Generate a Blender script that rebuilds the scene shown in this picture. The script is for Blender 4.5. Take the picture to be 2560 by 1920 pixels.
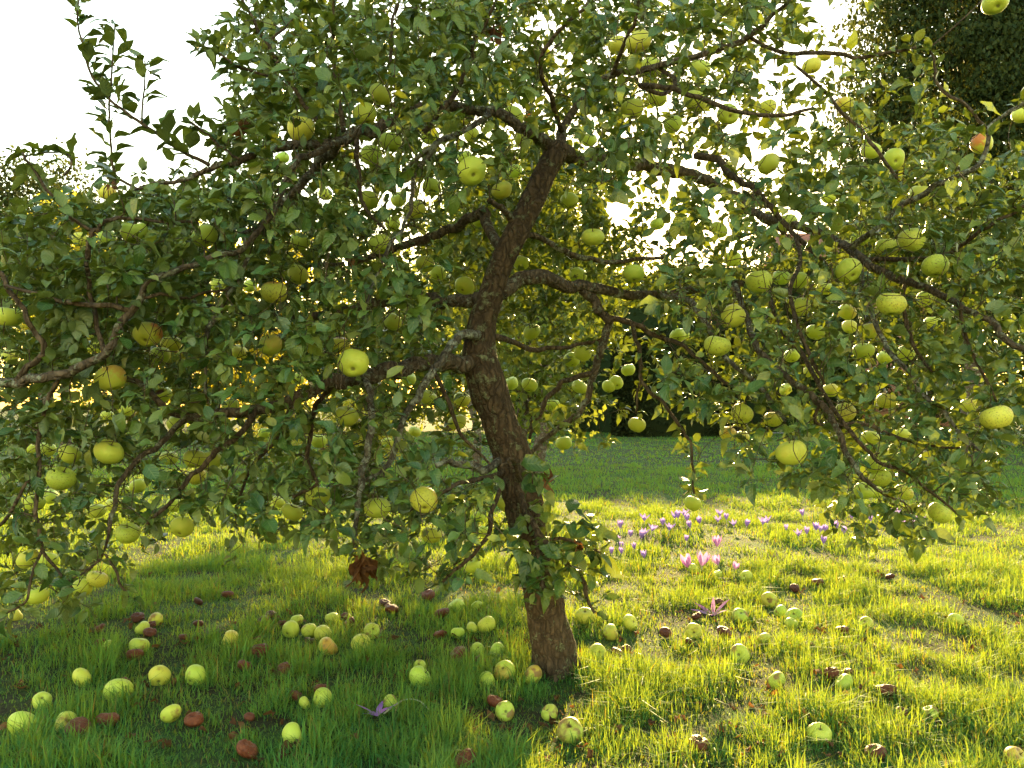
import bpy, math, random
import numpy as np
from mathutils import Matrix, Vector, Euler, Quaternion

for o in list(bpy.data.objects):
    bpy.data.objects.remove(o, do_unlink=True)
SC = bpy.context.scene
COL = SC.collection
rng = np.random.default_rng(7)
random.seed(7)

# ------------------------------------------------------------------ camera, sky, sun, exposure
CAM_H = 0.95
LENS = 30.0
F = LENS / 36.0 * 2560.0                      # focal length in photo pixels
PITCH = math.atan(60.0 / F)
cam_d = bpy.data.cameras.new("camera")
cam = bpy.data.objects.new("camera", cam_d)
COL.objects.link(cam)
cam_d.lens = LENS
cam_d.sensor_width = 36.0
cam_d.clip_start = 0.05
cam_d.clip_end = 3000.0
cam.location = (0, 0, CAM_H)
cam.rotation_euler = (math.pi / 2 + PITCH, 0, 0)
SC.camera = cam

SUN_EL = math.radians(14.0)
SUN_AZ = math.radians(9.6)                    # to the right of straight ahead (+Y)
world = bpy.data.worlds.new("World")
SC.world = world
world.use_nodes = True
wn = world.node_tree
wn.nodes.clear()
sky = wn.nodes.new("ShaderNodeTexSky")
sky.sky_type = 'NISHITA'
sky.sun_disc = False
sky.sun_elevation = SUN_EL
sky.sun_rotation = SUN_AZ
sky.air_density = 1.8
sky.dust_density = 0.4
sky.ozone_density = 0.0
bg = wn.nodes.new("ShaderNodeBackground")
bg.inputs["Strength"].default_value = 0.138
wo = wn.nodes.new("ShaderNodeOutputWorld")
wn.links.new(sky.outputs[0], bg.inputs[0])
wn.links.new(bg.outputs[0], wo.inputs[0])

sun_d = bpy.data.lights.new("sun", 'SUN')
sun = bpy.data.objects.new("sun", sun_d)
COL.objects.link(sun)
sun_d.energy = 5.0
sun_d.angle = math.radians(0.53)
sun_d.color = (1.0, 0.74, 0.32)
sdir = Vector((math.sin(SUN_AZ) * math.cos(SUN_EL), math.cos(SUN_AZ) * math.cos(SUN_EL), math.sin(SUN_EL)))
sun.rotation_euler = sdir.to_track_quat('Z', 'Y').to_euler()
sun.location = sdir * 30

SC.view_settings.view_transform = 'Standard'
SC.view_settings.look = 'None'
SC.view_settings.gamma = 1.0
SC.view_settings.use_curve_mapping = False
SC.view_settings.exposure = 2.3
cy = SC.cycles
cy.max_bounces = 8
cy.diffuse_bounces = 4
cy.glossy_bounces = 2
cy.transmission_bounces = 5
cy.transparent_max_bounces = 4
cy.caustics_reflective = False
cy.caustics_refractive = False
cy.use_denoising = True
cy.sample_clamp_indirect = 6.0
cy.use_adaptive_sampling = True
cy.adaptive_threshold = 0.02

# ------------------------------------------------------------------ geometry helpers
CA, SA = math.cos(PITCH), math.sin(PITCH)

def P(px, py, Z):
    """World point seen at photo pixel (px, py) at horizontal distance Z (metres) in front of the camera."""
    xc = (px - 1280.0) / F
    yc = (960.0 - py) / F
    dx, dy, dz = xc, CA - yc * SA, SA + yc * CA
    t = Z / dy
    return np.array([t * dx, Z, CAM_H + t * dz])

def proj(p):
    p = np.asarray(p, float)
    x, y, z = p[..., 0], p[..., 1], p[..., 2] - CAM_H
    d = y * CA + z * SA
    u = -y * SA + z * CA
    d = np.where(d < 0.05, 0.05, d)
    return 1280 + F * x / d, 960 - F * u / d

def gh(x, y):
    x = np.asarray(x, float); y = np.asarray(y, float)
    fade = np.exp(-(np.hypot(x, y) / 40.0) ** 2)
    return fade * (0.018 * np.sin(1.1 * x + .5) * np.cos(.9 * y) + 0.012 * np.sin(2.3 * x + 1.7 * y)
                   + 0.008 * np.sin(4.1 * x - 3.3 * y + 1.0))

def G(px, py):
    """Ground point under a photo pixel below the horizon."""
    z = 0.0
    for _ in range(6):
        k = (py - 1020.0)
        xc = (px - 1280.0) / F
        yc = (960.0 - py) / F
        dx, dy, dz = xc, CA - yc * SA, SA + yc * CA
        t = (z - CAM_H) / dz
        z = float(gh(t * dx, t * dy))
    return np.array([t * dx, t * dy, z])

def vnoise(x, y, seed=0):
    """Smooth 2-D value noise in 0..1."""
    x = np.asarray(x, float); y = np.asarray(y, float)
    xi = np.floor(x).astype(np.int64); yi = np.floor(y).astype(np.int64)
    fx = x - xi; fy = y - yi
    fx = fx * fx * (3 - 2 * fx); fy = fy * fy * (3 - 2 * fy)
    def h(a, b):
        n = (a * 374761393 + b * 668265263 + seed * 1442695041) & 0x7fffffff
        n = ((n ^ (n >> 13)) * 1274126177) & 0x7fffffff
        return ((n ^ (n >> 16)) & 0xffff) / 65535.0
    return ((h(xi, yi) * (1 - fx) + h(xi + 1, yi) * fx) * (1 - fy)
            + (h(xi, yi + 1) * (1 - fx) + h(xi + 1, yi + 1) * fx) * fy)

def fbm(x, y, seed=0, oct=3):
    s = 0; a = .5; t = 0
    for k in range(oct):
        s = s + a * vnoise(np.asarray(x) * 2 ** k, np.asarray(y) * 2 ** k, seed + k); t += a; a *= .5
    return s / t

def mesh_np(name, verts, loops, starts, totals, mat, smooth=True, uv=None, attrs=None):
    me = bpy.data.meshes.new(name)
    verts = np.ascontiguousarray(verts, np.float32)
    me.vertices.add(len(verts)); me.vertices.foreach_set("co", verts.ravel())
    me.loops.add(len(loops)); me.loops.foreach_set("vertex_index", np.ascontiguousarray(loops, np.int32))
    me.polygons.add(len(starts))
    me.polygons.foreach_set("loop_start", np.ascontiguousarray(starts, np.int32))
    me.polygons.foreach_set("loop_total", np.ascontiguousarray(totals, np.int32))
    if smooth:
        me.polygons.foreach_set("use_smooth", np.ones(len(starts), bool))
    if uv is not None:
        l = me.uv_layers.new(name="UVMap")
        l.data.foreach_set("uv", np.ascontiguousarray(uv[loops], np.float32).ravel())
    for k, (typ, arr) in (attrs or {}).items():
        a = me.attributes.new(k, typ, 'POINT')
        if typ == 'FLOAT':
            a.data.foreach_set("value", np.ascontiguousarray(arr, np.float32).ravel())
        else:
            a.data.foreach_set("color", np.ascontiguousarray(arr, np.float32).ravel())
    me.update(calc_edges=True)
    me.validate()
    if mat:
        me.materials.append(mat)
    return me

def mesh_faces(name, verts, faces, mat, smooth=True, uv=None, attrs=None):
    tot = np.array([len(f) for f in faces], np.int32)
    loops = np.concatenate([np.asarray(f, np.int32) for f in faces])
    starts = np.concatenate([[0], np.cumsum(tot)[:-1]])
    return mesh_np(name, verts, loops, starts, tot, mat, smooth, uv, attrs)

def mesh_tris(name, verts, tris, mat, smooth=True, uv=None, attrs=None):
    tris = np.asarray(tris, np.int32)
    k = tris.shape[1]
    n = len(tris)
    return mesh_np(name, verts, tris.ravel(), np.arange(n) * k, np.full(n, k), mat, smooth, uv, attrs)

def obj(name, me, parent=None, loc=None, rot=None, scale=None):
    o = bpy.data.objects.new(name, me)
    COL.objects.link(o)
    if loc is not None: o.location = loc
    if rot is not None: o.rotation_euler = rot
    if scale is not None: o.scale = scale if hasattr(scale, '__len__') else (scale,) * 3
    if parent is not None: o.parent = parent
    return o

def tag(o, label, cat, group=None):
    o["label"] = label; o["category"] = cat
    if group: o["group"] = group
    return o

def kind(o, k):
    o["kind"] = k
    return o

def empty(name, loc):
    e = bpy.data.objects.new(name, None)
    COL.objects.link(e)
    e.location = loc
    e.empty_display_size = 0.1
    return e

def spline(pts, n):
    """Catmull-Rom through rows of pts (any width), n samples per segment."""
    p = np.asarray(pts, float)
    if len(p) == 2:
        t = np.linspace(0, 1, n + 1)[:, None]
        return p[0] * (1 - t) + p[1] * t
    q = np.vstack([2 * p[0] - p[1], p, 2 * p[-1] - p[-2]])
    out = []
    for i in range(1, len(q) - 2):
        t = np.linspace(0, 1, n, endpoint=False)[:, None]
        a, b, c, d = q[i - 1], q[i], q[i + 1], q[i + 2]
        out.append(0.5 * ((2 * b) + (-a + c) * t + (2 * a - 5 * b + 4 * c - d) * t ** 2 + (-a + 3 * b - 3 * c + d) * t ** 3))
    out.append(p[-1:])
    return np.vstack(out)

def frames(c):
    t = np.gradient(c, axis=0)
    t /= np.linalg.norm(t, axis=1)[:, None] + 1e-9
    ref = np.array([0.0, 0.0, 1.0]) if abs(t[0, 2]) < .9 else np.array([1.0, 0, 0])
    n = np.cross(t[0], ref); n /= np.linalg.norm(n)
    N = [n]
    for i in range(1, len(c)):
        n = N[-1] - t[i] * np.dot(N[-1], t[i])
        n /= np.linalg.norm(n) + 1e-9
        N.append(n)
    N = np.array(N)
    return t, N, np.cross(t, N)

def tube(c, r, sides=8, bump=0.0, seed=0, freq=3.0, cap=True):
    """Tapered tube: verts, quads + uv (u around, v along in metres)."""
    c = np.asarray(c, float); r = np.asarray(r, float)
    t, N, B = frames(c)
    th = np.linspace(0, 2 * math.pi, sides, endpoint=False)
    s = np.concatenate([[0], np.cumsum(np.linalg.norm(np.diff(c, axis=0), axis=1))])
    rr = np.repeat(r[:, None], sides, 1)
    if bump:
        cx = np.cos(th) * freq; sx = np.sin(th) * freq
        nz = fbm(cx[None, :] + s[:, None] * 9 + 50, sx[None, :] + s[:, None] * 5 + 80, seed, 3) - .5
        rr = rr * (1 + 2 * bump * nz)
    v = c[:, None, :] + rr[:, :, None] * (np.cos(th)[None, :, None] * N[:, None, :] + np.sin(th)[None, :, None] * B[:, None, :])
    n = len(c)
    i = np.arange(n - 1)[:, None] * sides; j = np.arange(sides)[None, :]; k = (j + 1) % sides
    q = np.stack([i + j, i + k, i + sides + k, i + sides + j], -1).reshape(-1, 4)
    v = v.reshape(-1, 3)
    uv = np.stack([np.tile(th / (2 * math.pi), n), np.repeat(s, sides)], -1)
    return v, q, uv

def tube_mesh(name, c, r, mat, sides=8, bump=0.0, seed=0, freq=3.0):
    v, q, uv = tube(c, r, sides, bump, seed, freq)
    n = len(v)
    faces = [tuple(f) for f in q] + [tuple(range(n - sides, n)), tuple(range(sides - 1, -1, -1))]
    return mesh_faces(name, v, faces, mat, True, uv)

# ------------------------------------------------------------------ materials
def new_mat(name):
    m = bpy.data.materials.new(name); m.use_nodes = True
    nt = m.node_tree; nt.nodes.clear()
    out = nt.nodes.new("ShaderNodeOutputMaterial")
    return m, nt, out

class NB:
    def __init__(s, nt): s.nt = nt
    def n(s, t, **kw):
        nd = s.nt.nodes.new(t)
        for k, v in kw.items(): setattr(nd, k, v)
        return nd
    def l(s, a, b): s.nt.links.new(a, b)
    def ramp(s, fac, stops):
        r = s.n("ShaderNodeValToRGB")
        e = r.color_ramp.elements
        e[0].position, e[0].color = stops[0][0], (*stops[0][1], 1)
        e[1].position, e[1].color = stops[-1][0], (*stops[-1][1], 1)
        for p, c in stops[1:-1]:
            x = e.new(p); x.color = (*c, 1)
        s.l(fac, r.inputs[0]); return r.outputs[0]
    def math(s, op, a, b=None, clamp=False):
        m = s.n("ShaderNodeMath", operation=op, use_clamp=clamp)
        for i, v in enumerate((a, b)):
            if v is None: continue
            if isinstance(v, (int, float)): m.inputs[i].default_value = v
            else: s.l(v, m.inputs[i])
        return m.outputs[0]
    def mix(s, fac, a, b, blend='MIX'):
        m = s.n("ShaderNodeMix", data_type='RGBA', blend_type=blend)
        for sock, v in ((m.inputs[0], fac), (m.inputs[6], a), (m.inputs[7], b)):
            if isinstance(v, (int, float)): sock.default_value = v
            elif isinstance(v, tuple): sock.default_value = (*v, 1)
            else: s.l(v, sock)
        return m.outputs[2]
    def noise(s, vec, scale, detail=4, rough=.6):
        t = s.n("ShaderNodeTexNoise"); t.inputs["Scale"].default_value = scale
        t.inputs["Detail"].default_value = detail; t.inputs["Roughness"].default_value = rough
        if vec is not None: s.l(vec, t.inputs["Vector"])
        return t.outputs[0]
    def bump(s, h, strength, dist):
        b = s.n("ShaderNodeBump"); b.inputs["Strength"].default_value = strength; b.inputs["Distance"].default_value = dist
        s.l(h, b.inputs["Height"]); return b.outputs[0]
    def principled(s, col, rough=.5, spec=.5, normal=None):
        p = s.n("ShaderNodeBsdfPrincipled")
        if isinstance(col, tuple): p.inputs["Base Color"].default_value = (*col, 1)
        else: s.l(col, p.inputs["Base Color"])
        if isinstance(rough, (int, float)): p.inputs["Roughness"].default_value = rough
        else: s.l(rough, p.inputs["Roughness"])
        p.inputs["Specular IOR Level"].default_value = spec
        if normal is not None: s.l(normal, p.inputs["Normal"])
        return p

def leaf_material(name, stops, under, trans, tfac=.42, rough=.42, spec=.5, veins=True, use_obj_rand=True):
    m, nt, out = new_mat(name); b = NB(nt)
    at = b.n("ShaderNodeAttribute", attribute_name="lv")
    v = at.outputs["Fac"]
    if use_obj_rand:
        oi = b.n("ShaderNodeObjectInfo")
        v = b.math('FRACT', b.math('ADD', v, oi.outputs["Random"]))
    col = b.ramp(v, stops)
    if veins:
        uv = b.n("ShaderNodeUVMap"); sx = b.n("ShaderNodeSeparateXYZ"); b.l(uv.outputs[0], sx.inputs[0])
        au = b.math('ABSOLUTE', sx.outputs[0])
        mid = b.math('LESS_THAN', au, .07)
        vv = b.math('SINE', b.math('MULTIPLY', b.math('SUBTRACT', sx.outputs[1], b.math('MULTIPLY', au, .25)), 44.0))
        lin = b.math('MULTIPLY', b.math('GREATER_THAN', vv, .86), .35)
        f = b.math('MULTIPLY', b.math('MAXIMUM', mid, lin), .45)
        col = b.mix(f, col, (.16, .22, .06))
        geo = b.n("ShaderNodeNewGeometry")
        tc = b.n("ShaderNodeTexCoord")
        blot = b.noise(geo.outputs["Position"], 55, 3)
        bl = b.math('GREATER_THAN', blot, .69)
        col = b.mix(b.math('MULTIPLY', bl, .55), col, (.10, .055, .02))
        nrm = b.bump(vv, .25, .002)
    else:
        geo = b.n("ShaderNodeNewGeometry"); nrm = None
    c2 = b.mix(b.math('MULTIPLY', geo.outputs["Backfacing"], .65), col, under)
    pr = b.principled(c2, rough, spec, nrm)
    tr = b.n("ShaderNodeBsdfTranslucent")
    tv = b.math('MULTIPLY', v, v)
    tcol = b.mix(b.math('MULTIPLY', b.math('MULTIPLY', tv, v), 1.3, True) if veins else 1.0, tuple(x * .30 for x in trans), trans)
    b.l(tcol, tr.inputs[0])
    mx = b.n("ShaderNodeMixShader"); mx.inputs[0].default_value = tfac
    b.l(pr.outputs[0], mx.inputs[1]); b.l(tr.outputs[0], mx.inputs[2]); b.l(mx.outputs[0], out.inputs[0])
    return m

M = {}
M['leaf'] = leaf_material("apple_leaf", [(0, (.024, .070, .014)), (.3, (.048, .110, .018)), (.7, (.088, .155, .026)), (.95, (.15, .195, .034)), (1, (.23, .22, .045))],
                          (.13, .175, .07), (.34, .39, .018), .20, rough=.36, spec=.42)
M['leaf_far'] = leaf_material("far_leaf", [(0, (.03, .06, .015)), (.5, (.05, .10, .02)), (1, (.10, .15, .03))], (.09, .13, .06), (.36, .38, .03), .36, rough=.6, spec=.2, veins=False, use_obj_rand=False)
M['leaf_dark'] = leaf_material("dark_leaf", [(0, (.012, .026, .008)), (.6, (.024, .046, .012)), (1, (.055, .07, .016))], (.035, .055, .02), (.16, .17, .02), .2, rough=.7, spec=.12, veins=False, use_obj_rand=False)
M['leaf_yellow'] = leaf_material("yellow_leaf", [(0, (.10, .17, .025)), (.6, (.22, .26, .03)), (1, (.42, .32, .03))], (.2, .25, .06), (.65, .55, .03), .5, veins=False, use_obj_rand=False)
M['leaf_yew'] = leaf_material("yew_leaf", [(0, (.010, .016, .006)), (1, (.032, .044, .014))], (.015, .02, .008), (.04, .05, .01), .1, rough=.9, spec=.05, veins=False, use_obj_rand=False)

def mk_dead():
    m, nt, out = new_mat("withered_leaf"); b = NB(nt)
    at = b.n("ShaderNodeAttribute", attribute_name="lv"); oi = b.n("ShaderNodeObjectInfo")
    v = b.math('FRACT', b.math('ADD', at.outputs["Fac"], oi.outputs["Random"]))
    c = b.ramp(v, [(0, (.05, .022, .01)), (.6, (.11, .05, .02)), (1, (.20, .10, .04))])
    pr = b.principled(c, .8, .2); tr = b.n("ShaderNodeBsdfTranslucent"); tr.inputs[0].default_value = (.3, .13, .03, 1)
    mx = b.n("ShaderNodeMixShader"); mx.inputs[0].default_value = .25
    b.l(pr.outputs[0], mx.inputs[1]); b.l(tr.outputs[0], mx.inputs[2]); b.l(mx.outputs[0], out.inputs[0])
    return m
M['dead'] = mk_dead()

def mk_bark(name, dark, light, lichen, lich_amt, scale=1.0):
    m, nt, out = new_mat(name); b = NB(nt)
    geo = b.n("ShaderNodeNewGeometry"); pos = geo.outputs["Position"]
    mp = b.n("ShaderNodeMapping"); mp.inputs["Scale"].default_value = (1, 1, .3); b.l(pos, mp.inputs[0])
    n1 = b.noise(mp.outputs[0], 55 * scale, 6, .7)
    n2 = b.noise(pos, 14 * scale, 4, .6)
    vo = b.n("ShaderNodeTexVoronoi"); vo.feature = 'DISTANCE_TO_EDGE'; vo.inputs["Scale"].default_value = 42 * scale
    mp2 = b.n("ShaderNodeMapping"); mp2.inputs["Scale"].default_value = (1, 1, .38)
    wv = b.n("ShaderNodeVectorMath", operation='ADD'); b.l(mp2.outputs[0], wv.inputs[0])
    nn = b.n("ShaderNodeTexNoise"); nn.inputs["Scale"].default_value = 20; b.l(pos, nn.inputs["Vector"])
    sc = b.n("ShaderNodeVectorMath", operation='SCALE'); sc.inputs[3].default_value = .05; b.l(nn.outputs[1], sc.inputs[0]); b.l(sc.outputs[0], wv.inputs[1])
    b.l(pos, mp2.inputs[0]); b.l(wv.outputs[0], vo.inputs["Vector"])
    crack = b.math('MULTIPLY', vo.outputs["Distance"], 4.0, True)
    c = b.ramp(n1, [(.3, dark), (.7, light)])
    c = b.mix(b.math('MULTIPLY', b.math('SUBTRACT', 1.0, crack), .6, True), c, tuple(x * .35 for x in dark))
    li = b.noise(pos, 26, 5, .75)
    lf = b.math('MULTIPLY', b.math('SUBTRACT', b.math('ADD', li, b.math('MULTIPLY', n2, .5)), 1.02 - lich_amt), 9.0, True)
    c = b.mix(lf, c, lichen)
    h = b.math('ADD', b.math('MULTIPLY', crack, .6), n1)
    h = b.math('ADD', h, b.math('MULTIPLY', lf, .5))
    pr = b.principled(c, .85, .25, b.bump(h, 1.0, .011))
    b.l(pr.outputs[0], out.inputs[0])
    return m
M['bark'] = mk_bark("trunk_bark", (.045, .029, .015), (.15, .098, .054), (.25, .26, .13), .21)
M['bark_limb'] = mk_bark("limb_bark", (.065, .046, .028), (.19, .14, .09), (.30, .31, .21), .24)
M['bark_lichen'] = mk_bark("lichen_bark", (.07, .055, .04), (.20, .17, .12), (.33, .34, .26), .30)
M['twig'] = mk_bark("twig_bark", (.06, .04, .022), (.17, .12, .07), (.3, .3, .2), .12)

def mk_grass():
    m, nt, out = new_mat("grass_blade"); b = NB(nt)
    at = b.n("ShaderNodeAttribute", attribute_name="gcol")
    pr = b.principled(at.outputs["Color"], .6, .15)
    tr = b.n("ShaderNodeBsdfTranslucent")
    tc = b.mix(1.0, at.outputs["Color"], (2.6, 2.4, .5), 'MULTIPLY'); tc = b.mix(.62, tc, (.48, .345, .013)); b.l(tc, tr.inputs[0])
    mx = b.n("ShaderNodeMixShader"); mx.inputs[0].default_value = .45
    b.l(pr.outputs[0], mx.inputs[1]); b.l(tr.outputs[0], mx.inputs[2]); b.l(mx.outputs[0], out.inputs[0])
    return m
M['grass'] = mk_grass()

def mk_ground():
    m, nt, out = new_mat("lawn_ground"); b = NB(nt)
    geo = b.n("ShaderNodeNewGeometry"); pos = geo.outputs["Position"]
    n1 = b.noise(pos, 1.6, 6, .6); n2 = b.noise(pos, 60, 4, .7); n3 = b.noise(pos, 11, 4, .6)
    soil = b.ramp(n2, [(.3, (.024, .022, .009)), (.7, (.065, .058, .024))])
    moss = b.ramp(n2, [(.3, (.03, .065, .014)), (.7, (.075, .125, .026))])
    f = b.ramp(b.math('ADD', b.math('MULTIPLY', n1, .6), b.math('MULTIPLY', n3, .5)), [(.48, (0, 0, 0)), (.62, (1, 1, 1))])
    c = b.mix(f, soil, moss)
    pr = b.principled(c, .95, .15, b.bump(n2, .8, .02))
    b.l(pr.outputs[0], out.inputs[0])
    return m
M['ground'] = mk_ground()

def mk_apple():
    m, nt, out = new_mat("apple_skin"); b = NB(nt)
    tc = b.n("ShaderNodeTexCoord"); pos = tc.outputs["Object"]
    oi = b.n("ShaderNodeObjectInfo")
    off = b.n("ShaderNodeVectorMath", operation='ADD'); b.l(pos, off.inputs[0])
    cmb = b.n("ShaderNodeCombineXYZ"); b.l(b.math('MULTIPLY', oi.outputs["Random"], 37.0), cmb.inputs[0]); b.l(cmb.outputs[0], off.inputs[1])
    p2 = off.outputs[0]
    ay = b.n("ShaderNodeAttribute", attribute_name="yellow", attribute_type='OBJECT')
    ab = b.n("ShaderNodeAttribute", attribute_name="blush", attribute_type='OBJECT')
    ar = b.n("ShaderNodeAttribute", attribute_name="scab", attribute_type='OBJECT')
    n1 = b.noise(p2, 1.6, 4, .6)
    base = b.mix(b.math('ADD', ay.outputs["Fac"], b.math('MULTIPLY', b.math('SUBTRACT', n1, .5), .7), True), (.40, .56, .06), (.63, .58, .068))
    # red blush on one shoulder
    sx = b.n("ShaderNodeSeparateXYZ"); b.l(pos, sx.inputs[0])
    side = b.math('ADD', b.math('MULTIPLY', sx.outputs[2], .55), b.math('MULTIPLY', sx.outputs[0], .6))
    nb = b.noise(p2, 3.2, 5, .7)
    bf = b.math('MULTIPLY', b.math('ADD', side, b.math('MULTIPLY', b.math('SUBTRACT', nb, .55), 1.6)), 2.3, True)
    base = b.mix(b.math('MULTIPLY', bf, ab.outputs["Fac"]), base, (.58, .11, .04))
    # russet, lenticels, scab
    vo = b.n("ShaderNodeTexVoronoi"); vo.inputs["Scale"].default_value = 11; b.l(p2, vo.inputs["Vector"])
    dots = b.math('MULTIPLY', b.math('LESS_THAN', vo.outputs["Distance"], .11), .45)
    base = b.mix(dots, base, (.20, .17, .06))
    sn = b.noise(p2, 7.5, 5, .7)
    sf = b.math('MULTIPLY', b.math('SUBTRACT', sn, b.math('SUBTRACT', .74, b.math('MULTIPLY', ar.outputs["Fac"], .2))), 9.0, True)
    base = b.mix(b.math('MULTIPLY', sf, .75), base, (.10, .065, .025))
    abr = b.n("ShaderNodeAttribute", attribute_name="bruise", attribute_type='OBJECT')
    bn = b.noise(p2, 1.1, 3, .5)
    brf = b.math('MULTIPLY', b.math('MULTIPLY', b.math('SUBTRACT', bn, b.math('SUBTRACT', .70, b.math('MULTIPLY', abr.outputs["Fac"], .16))), 8.0, True), b.math('GREATER_THAN', abr.outputs["Fac"], .05))
    base = b.mix(b.math('MULTIPLY', brf, .85), base, (.23, .10, .04))
    # stalk cavity and calyx
    rad = b.math('SQRT', b.math('ADD', b.math('MULTIPLY', sx.outputs[0], sx.outputs[0]), b.math('MULTIPLY', sx.outputs[1], sx.outputs[1])))
    cav = b.math('MULTIPLY', b.math('SUBTRACT', .20, rad), 9.0, True)
    base = b.mix(b.math('MULTIPLY', cav, .75), base, (.07, .05, .02))
    bt = b.n("ShaderNodeAttribute", attribute_name="bite")
    base = b.mix(bt.outputs["Fac"], base, (.09, .04, .015))
    pr = b.principled(base, .46, .32, b.bump(b.noise(p2, 9, 3), .2, .05))
    pr.inputs["Subsurface Weight"].default_value = 0.0
    b.l(pr.outputs[0], out.inputs[0])
    return m
M['apple'] = mk_apple()

def mk_rot():
    m, nt, out = new_mat("rotten_apple_skin"); b = NB(nt)
    tc = b.n("ShaderNodeTexCoord"); oi = b.n("ShaderNodeObjectInfo")
    off = b.n("ShaderNodeVectorMath", operation='ADD'); b.l(tc.outputs["Object"], off.inputs[0])
    cmb = b.n("ShaderNodeCombineXYZ"); b.l(b.math('MULTIPLY', oi.outputs["Random"], 37.0), cmb.inputs[0]); b.l(cmb.outputs[0], off.inputs[1])
    ad = b.n("ShaderNodeAttribute", attribute_name="dark", attribute_type='OBJECT')
    n = b.noise(off.outputs[0], 3.5, 6, .7); n2 = b.noise(off.outputs[0], 12, 4, .6)
    c = b.ramp(n, [(.3, (.09, .022, .010)), (.55, (.19, .052, .018)), (.75, (.28, .10, .035))])
    c = b.mix(ad.outputs["Fac"], c, (.055, .022, .014))
    c = b.mix(b.math('MULTIPLY', b.math('GREATER_THAN', n2, .64), .5), c, (.04, .015, .01))
    pr = b.principled(c, .45, .28, b.bump(n2, .35, .07))
    b.l(pr.outputs[0], out.inputs[0])
    return m
M['rot'] = mk_rot()

def mk_petal(name, base, tip, trans):
    m, nt, out = new_mat(name); b = NB(nt)
    uv = b.n("ShaderNodeUVMap"); sx = b.n("ShaderNodeSeparateXYZ"); b.l(uv.outputs[0], sx.inputs[0])
    st = b.math('MULTIPLY', b.math('SINE', b.math('MULTIPLY', sx.outputs[0], 22.0)), .12)
    c = b.ramp(b.math('ADD', sx.outputs[1], st), [(0, base), (.7, tip)])
    pr = b.principled(c, .5, .3); tr = b.n("ShaderNodeBsdfTranslucent"); tr.inputs[0].default_value = (*trans, 1)
    mx = b.n("ShaderNodeMixShader"); mx.inputs[0].default_value = .45
    b.l(pr.outputs[0], mx.inputs[1]); b.l(tr.outputs[0], mx.inputs[2]); b.l(mx.outputs[0], out.inputs[0])
    return m
M['petal_lilac'] = mk_petal("lilac_petal", (.44, .34, .56), (.32, .20, .55), (.45, .30, .66))
M['petal_pink'] = mk_petal("pink_petal", (.55, .40, .55), (.46, .19, .48), (.66, .30, .60))
M['petal_purple'] = mk_petal("purple_petal", (.55, .35, .70), (.46, .16, .70), (.65, .3, .85))

def mk_plain(name, col, rough=.6, spec=.3, nscale=20, var=.35):
    m, nt, out = new_mat(name); b = NB(nt)
    geo = b.n("ShaderNodeNewGeometry")
    n = b.noise(geo.outputs["Position"], nscale, 5, .65)
    c = b.ramp(n, [(.3, tuple(x * (1 - var) for x in col)), (.7, tuple(min(1, x * (1 + var)) for x in col))])
    pr = b.principled(c, rough, spec, b.bump(n, .3, .01)); b.l(pr.outputs[0], out.inputs[0])
    return m
M['stem_pale'] = mk_plain("pale_flower_stem", (.55, .50, .36), .5, .3, 60, .15)
M['stalk'] = mk_plain("apple_stalk", (.09, .06, .03), .7, .2, 90)
M['path'] = mk_plain("path_gravel", (.34, .31, .27), .9, .1, 8, .25)
M['roof'] = mk_plain("roof_tile", (.20, .09, .06), .8, .2, 12, .3)
M['frame'] = mk_plain("white_frame", (.7, .68, .64), .5, .3, 10, .05)

def mk_brick():
    m, nt, out = new_mat("brick_wall"); b = NB(nt)
    tc = b.n("ShaderNodeTexCoord")
    br = b.n("ShaderNodeTexBrick"); br.inputs["Scale"].default_value = 4.2
    br.inputs["Color1"].default_value = (.30, .13, .08, 1); br.inputs["Color2"].default_value = (.22, .09, .06, 1)
    br.inputs["Mortar"].default_value = (.35, .31, .26, 1); br.inputs["Mortar Size"].default_value = .015
    mp = b.n("ShaderNodeMapping"); mp.inputs["Rotation"].default_value = (math.pi / 2, 0, 0); b.l(tc.outputs["Object"], mp.inputs[0])
    b.l(mp.outputs[0], br.inputs["Vector"])
    pr = b.principled(br.outputs[0], .85, .2); b.l(pr.outputs[0], out.inputs[0]); return m
M['brick'] = mk_brick()
def mk_glass():
    m, nt, out = new_mat("window_glass"); b = NB(nt)
    pr = b.principled((.02, .025, .03), .08, .6); b.l(pr.outputs[0], out.inputs[0]); return m
M['glass'] = mk_glass()

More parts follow.
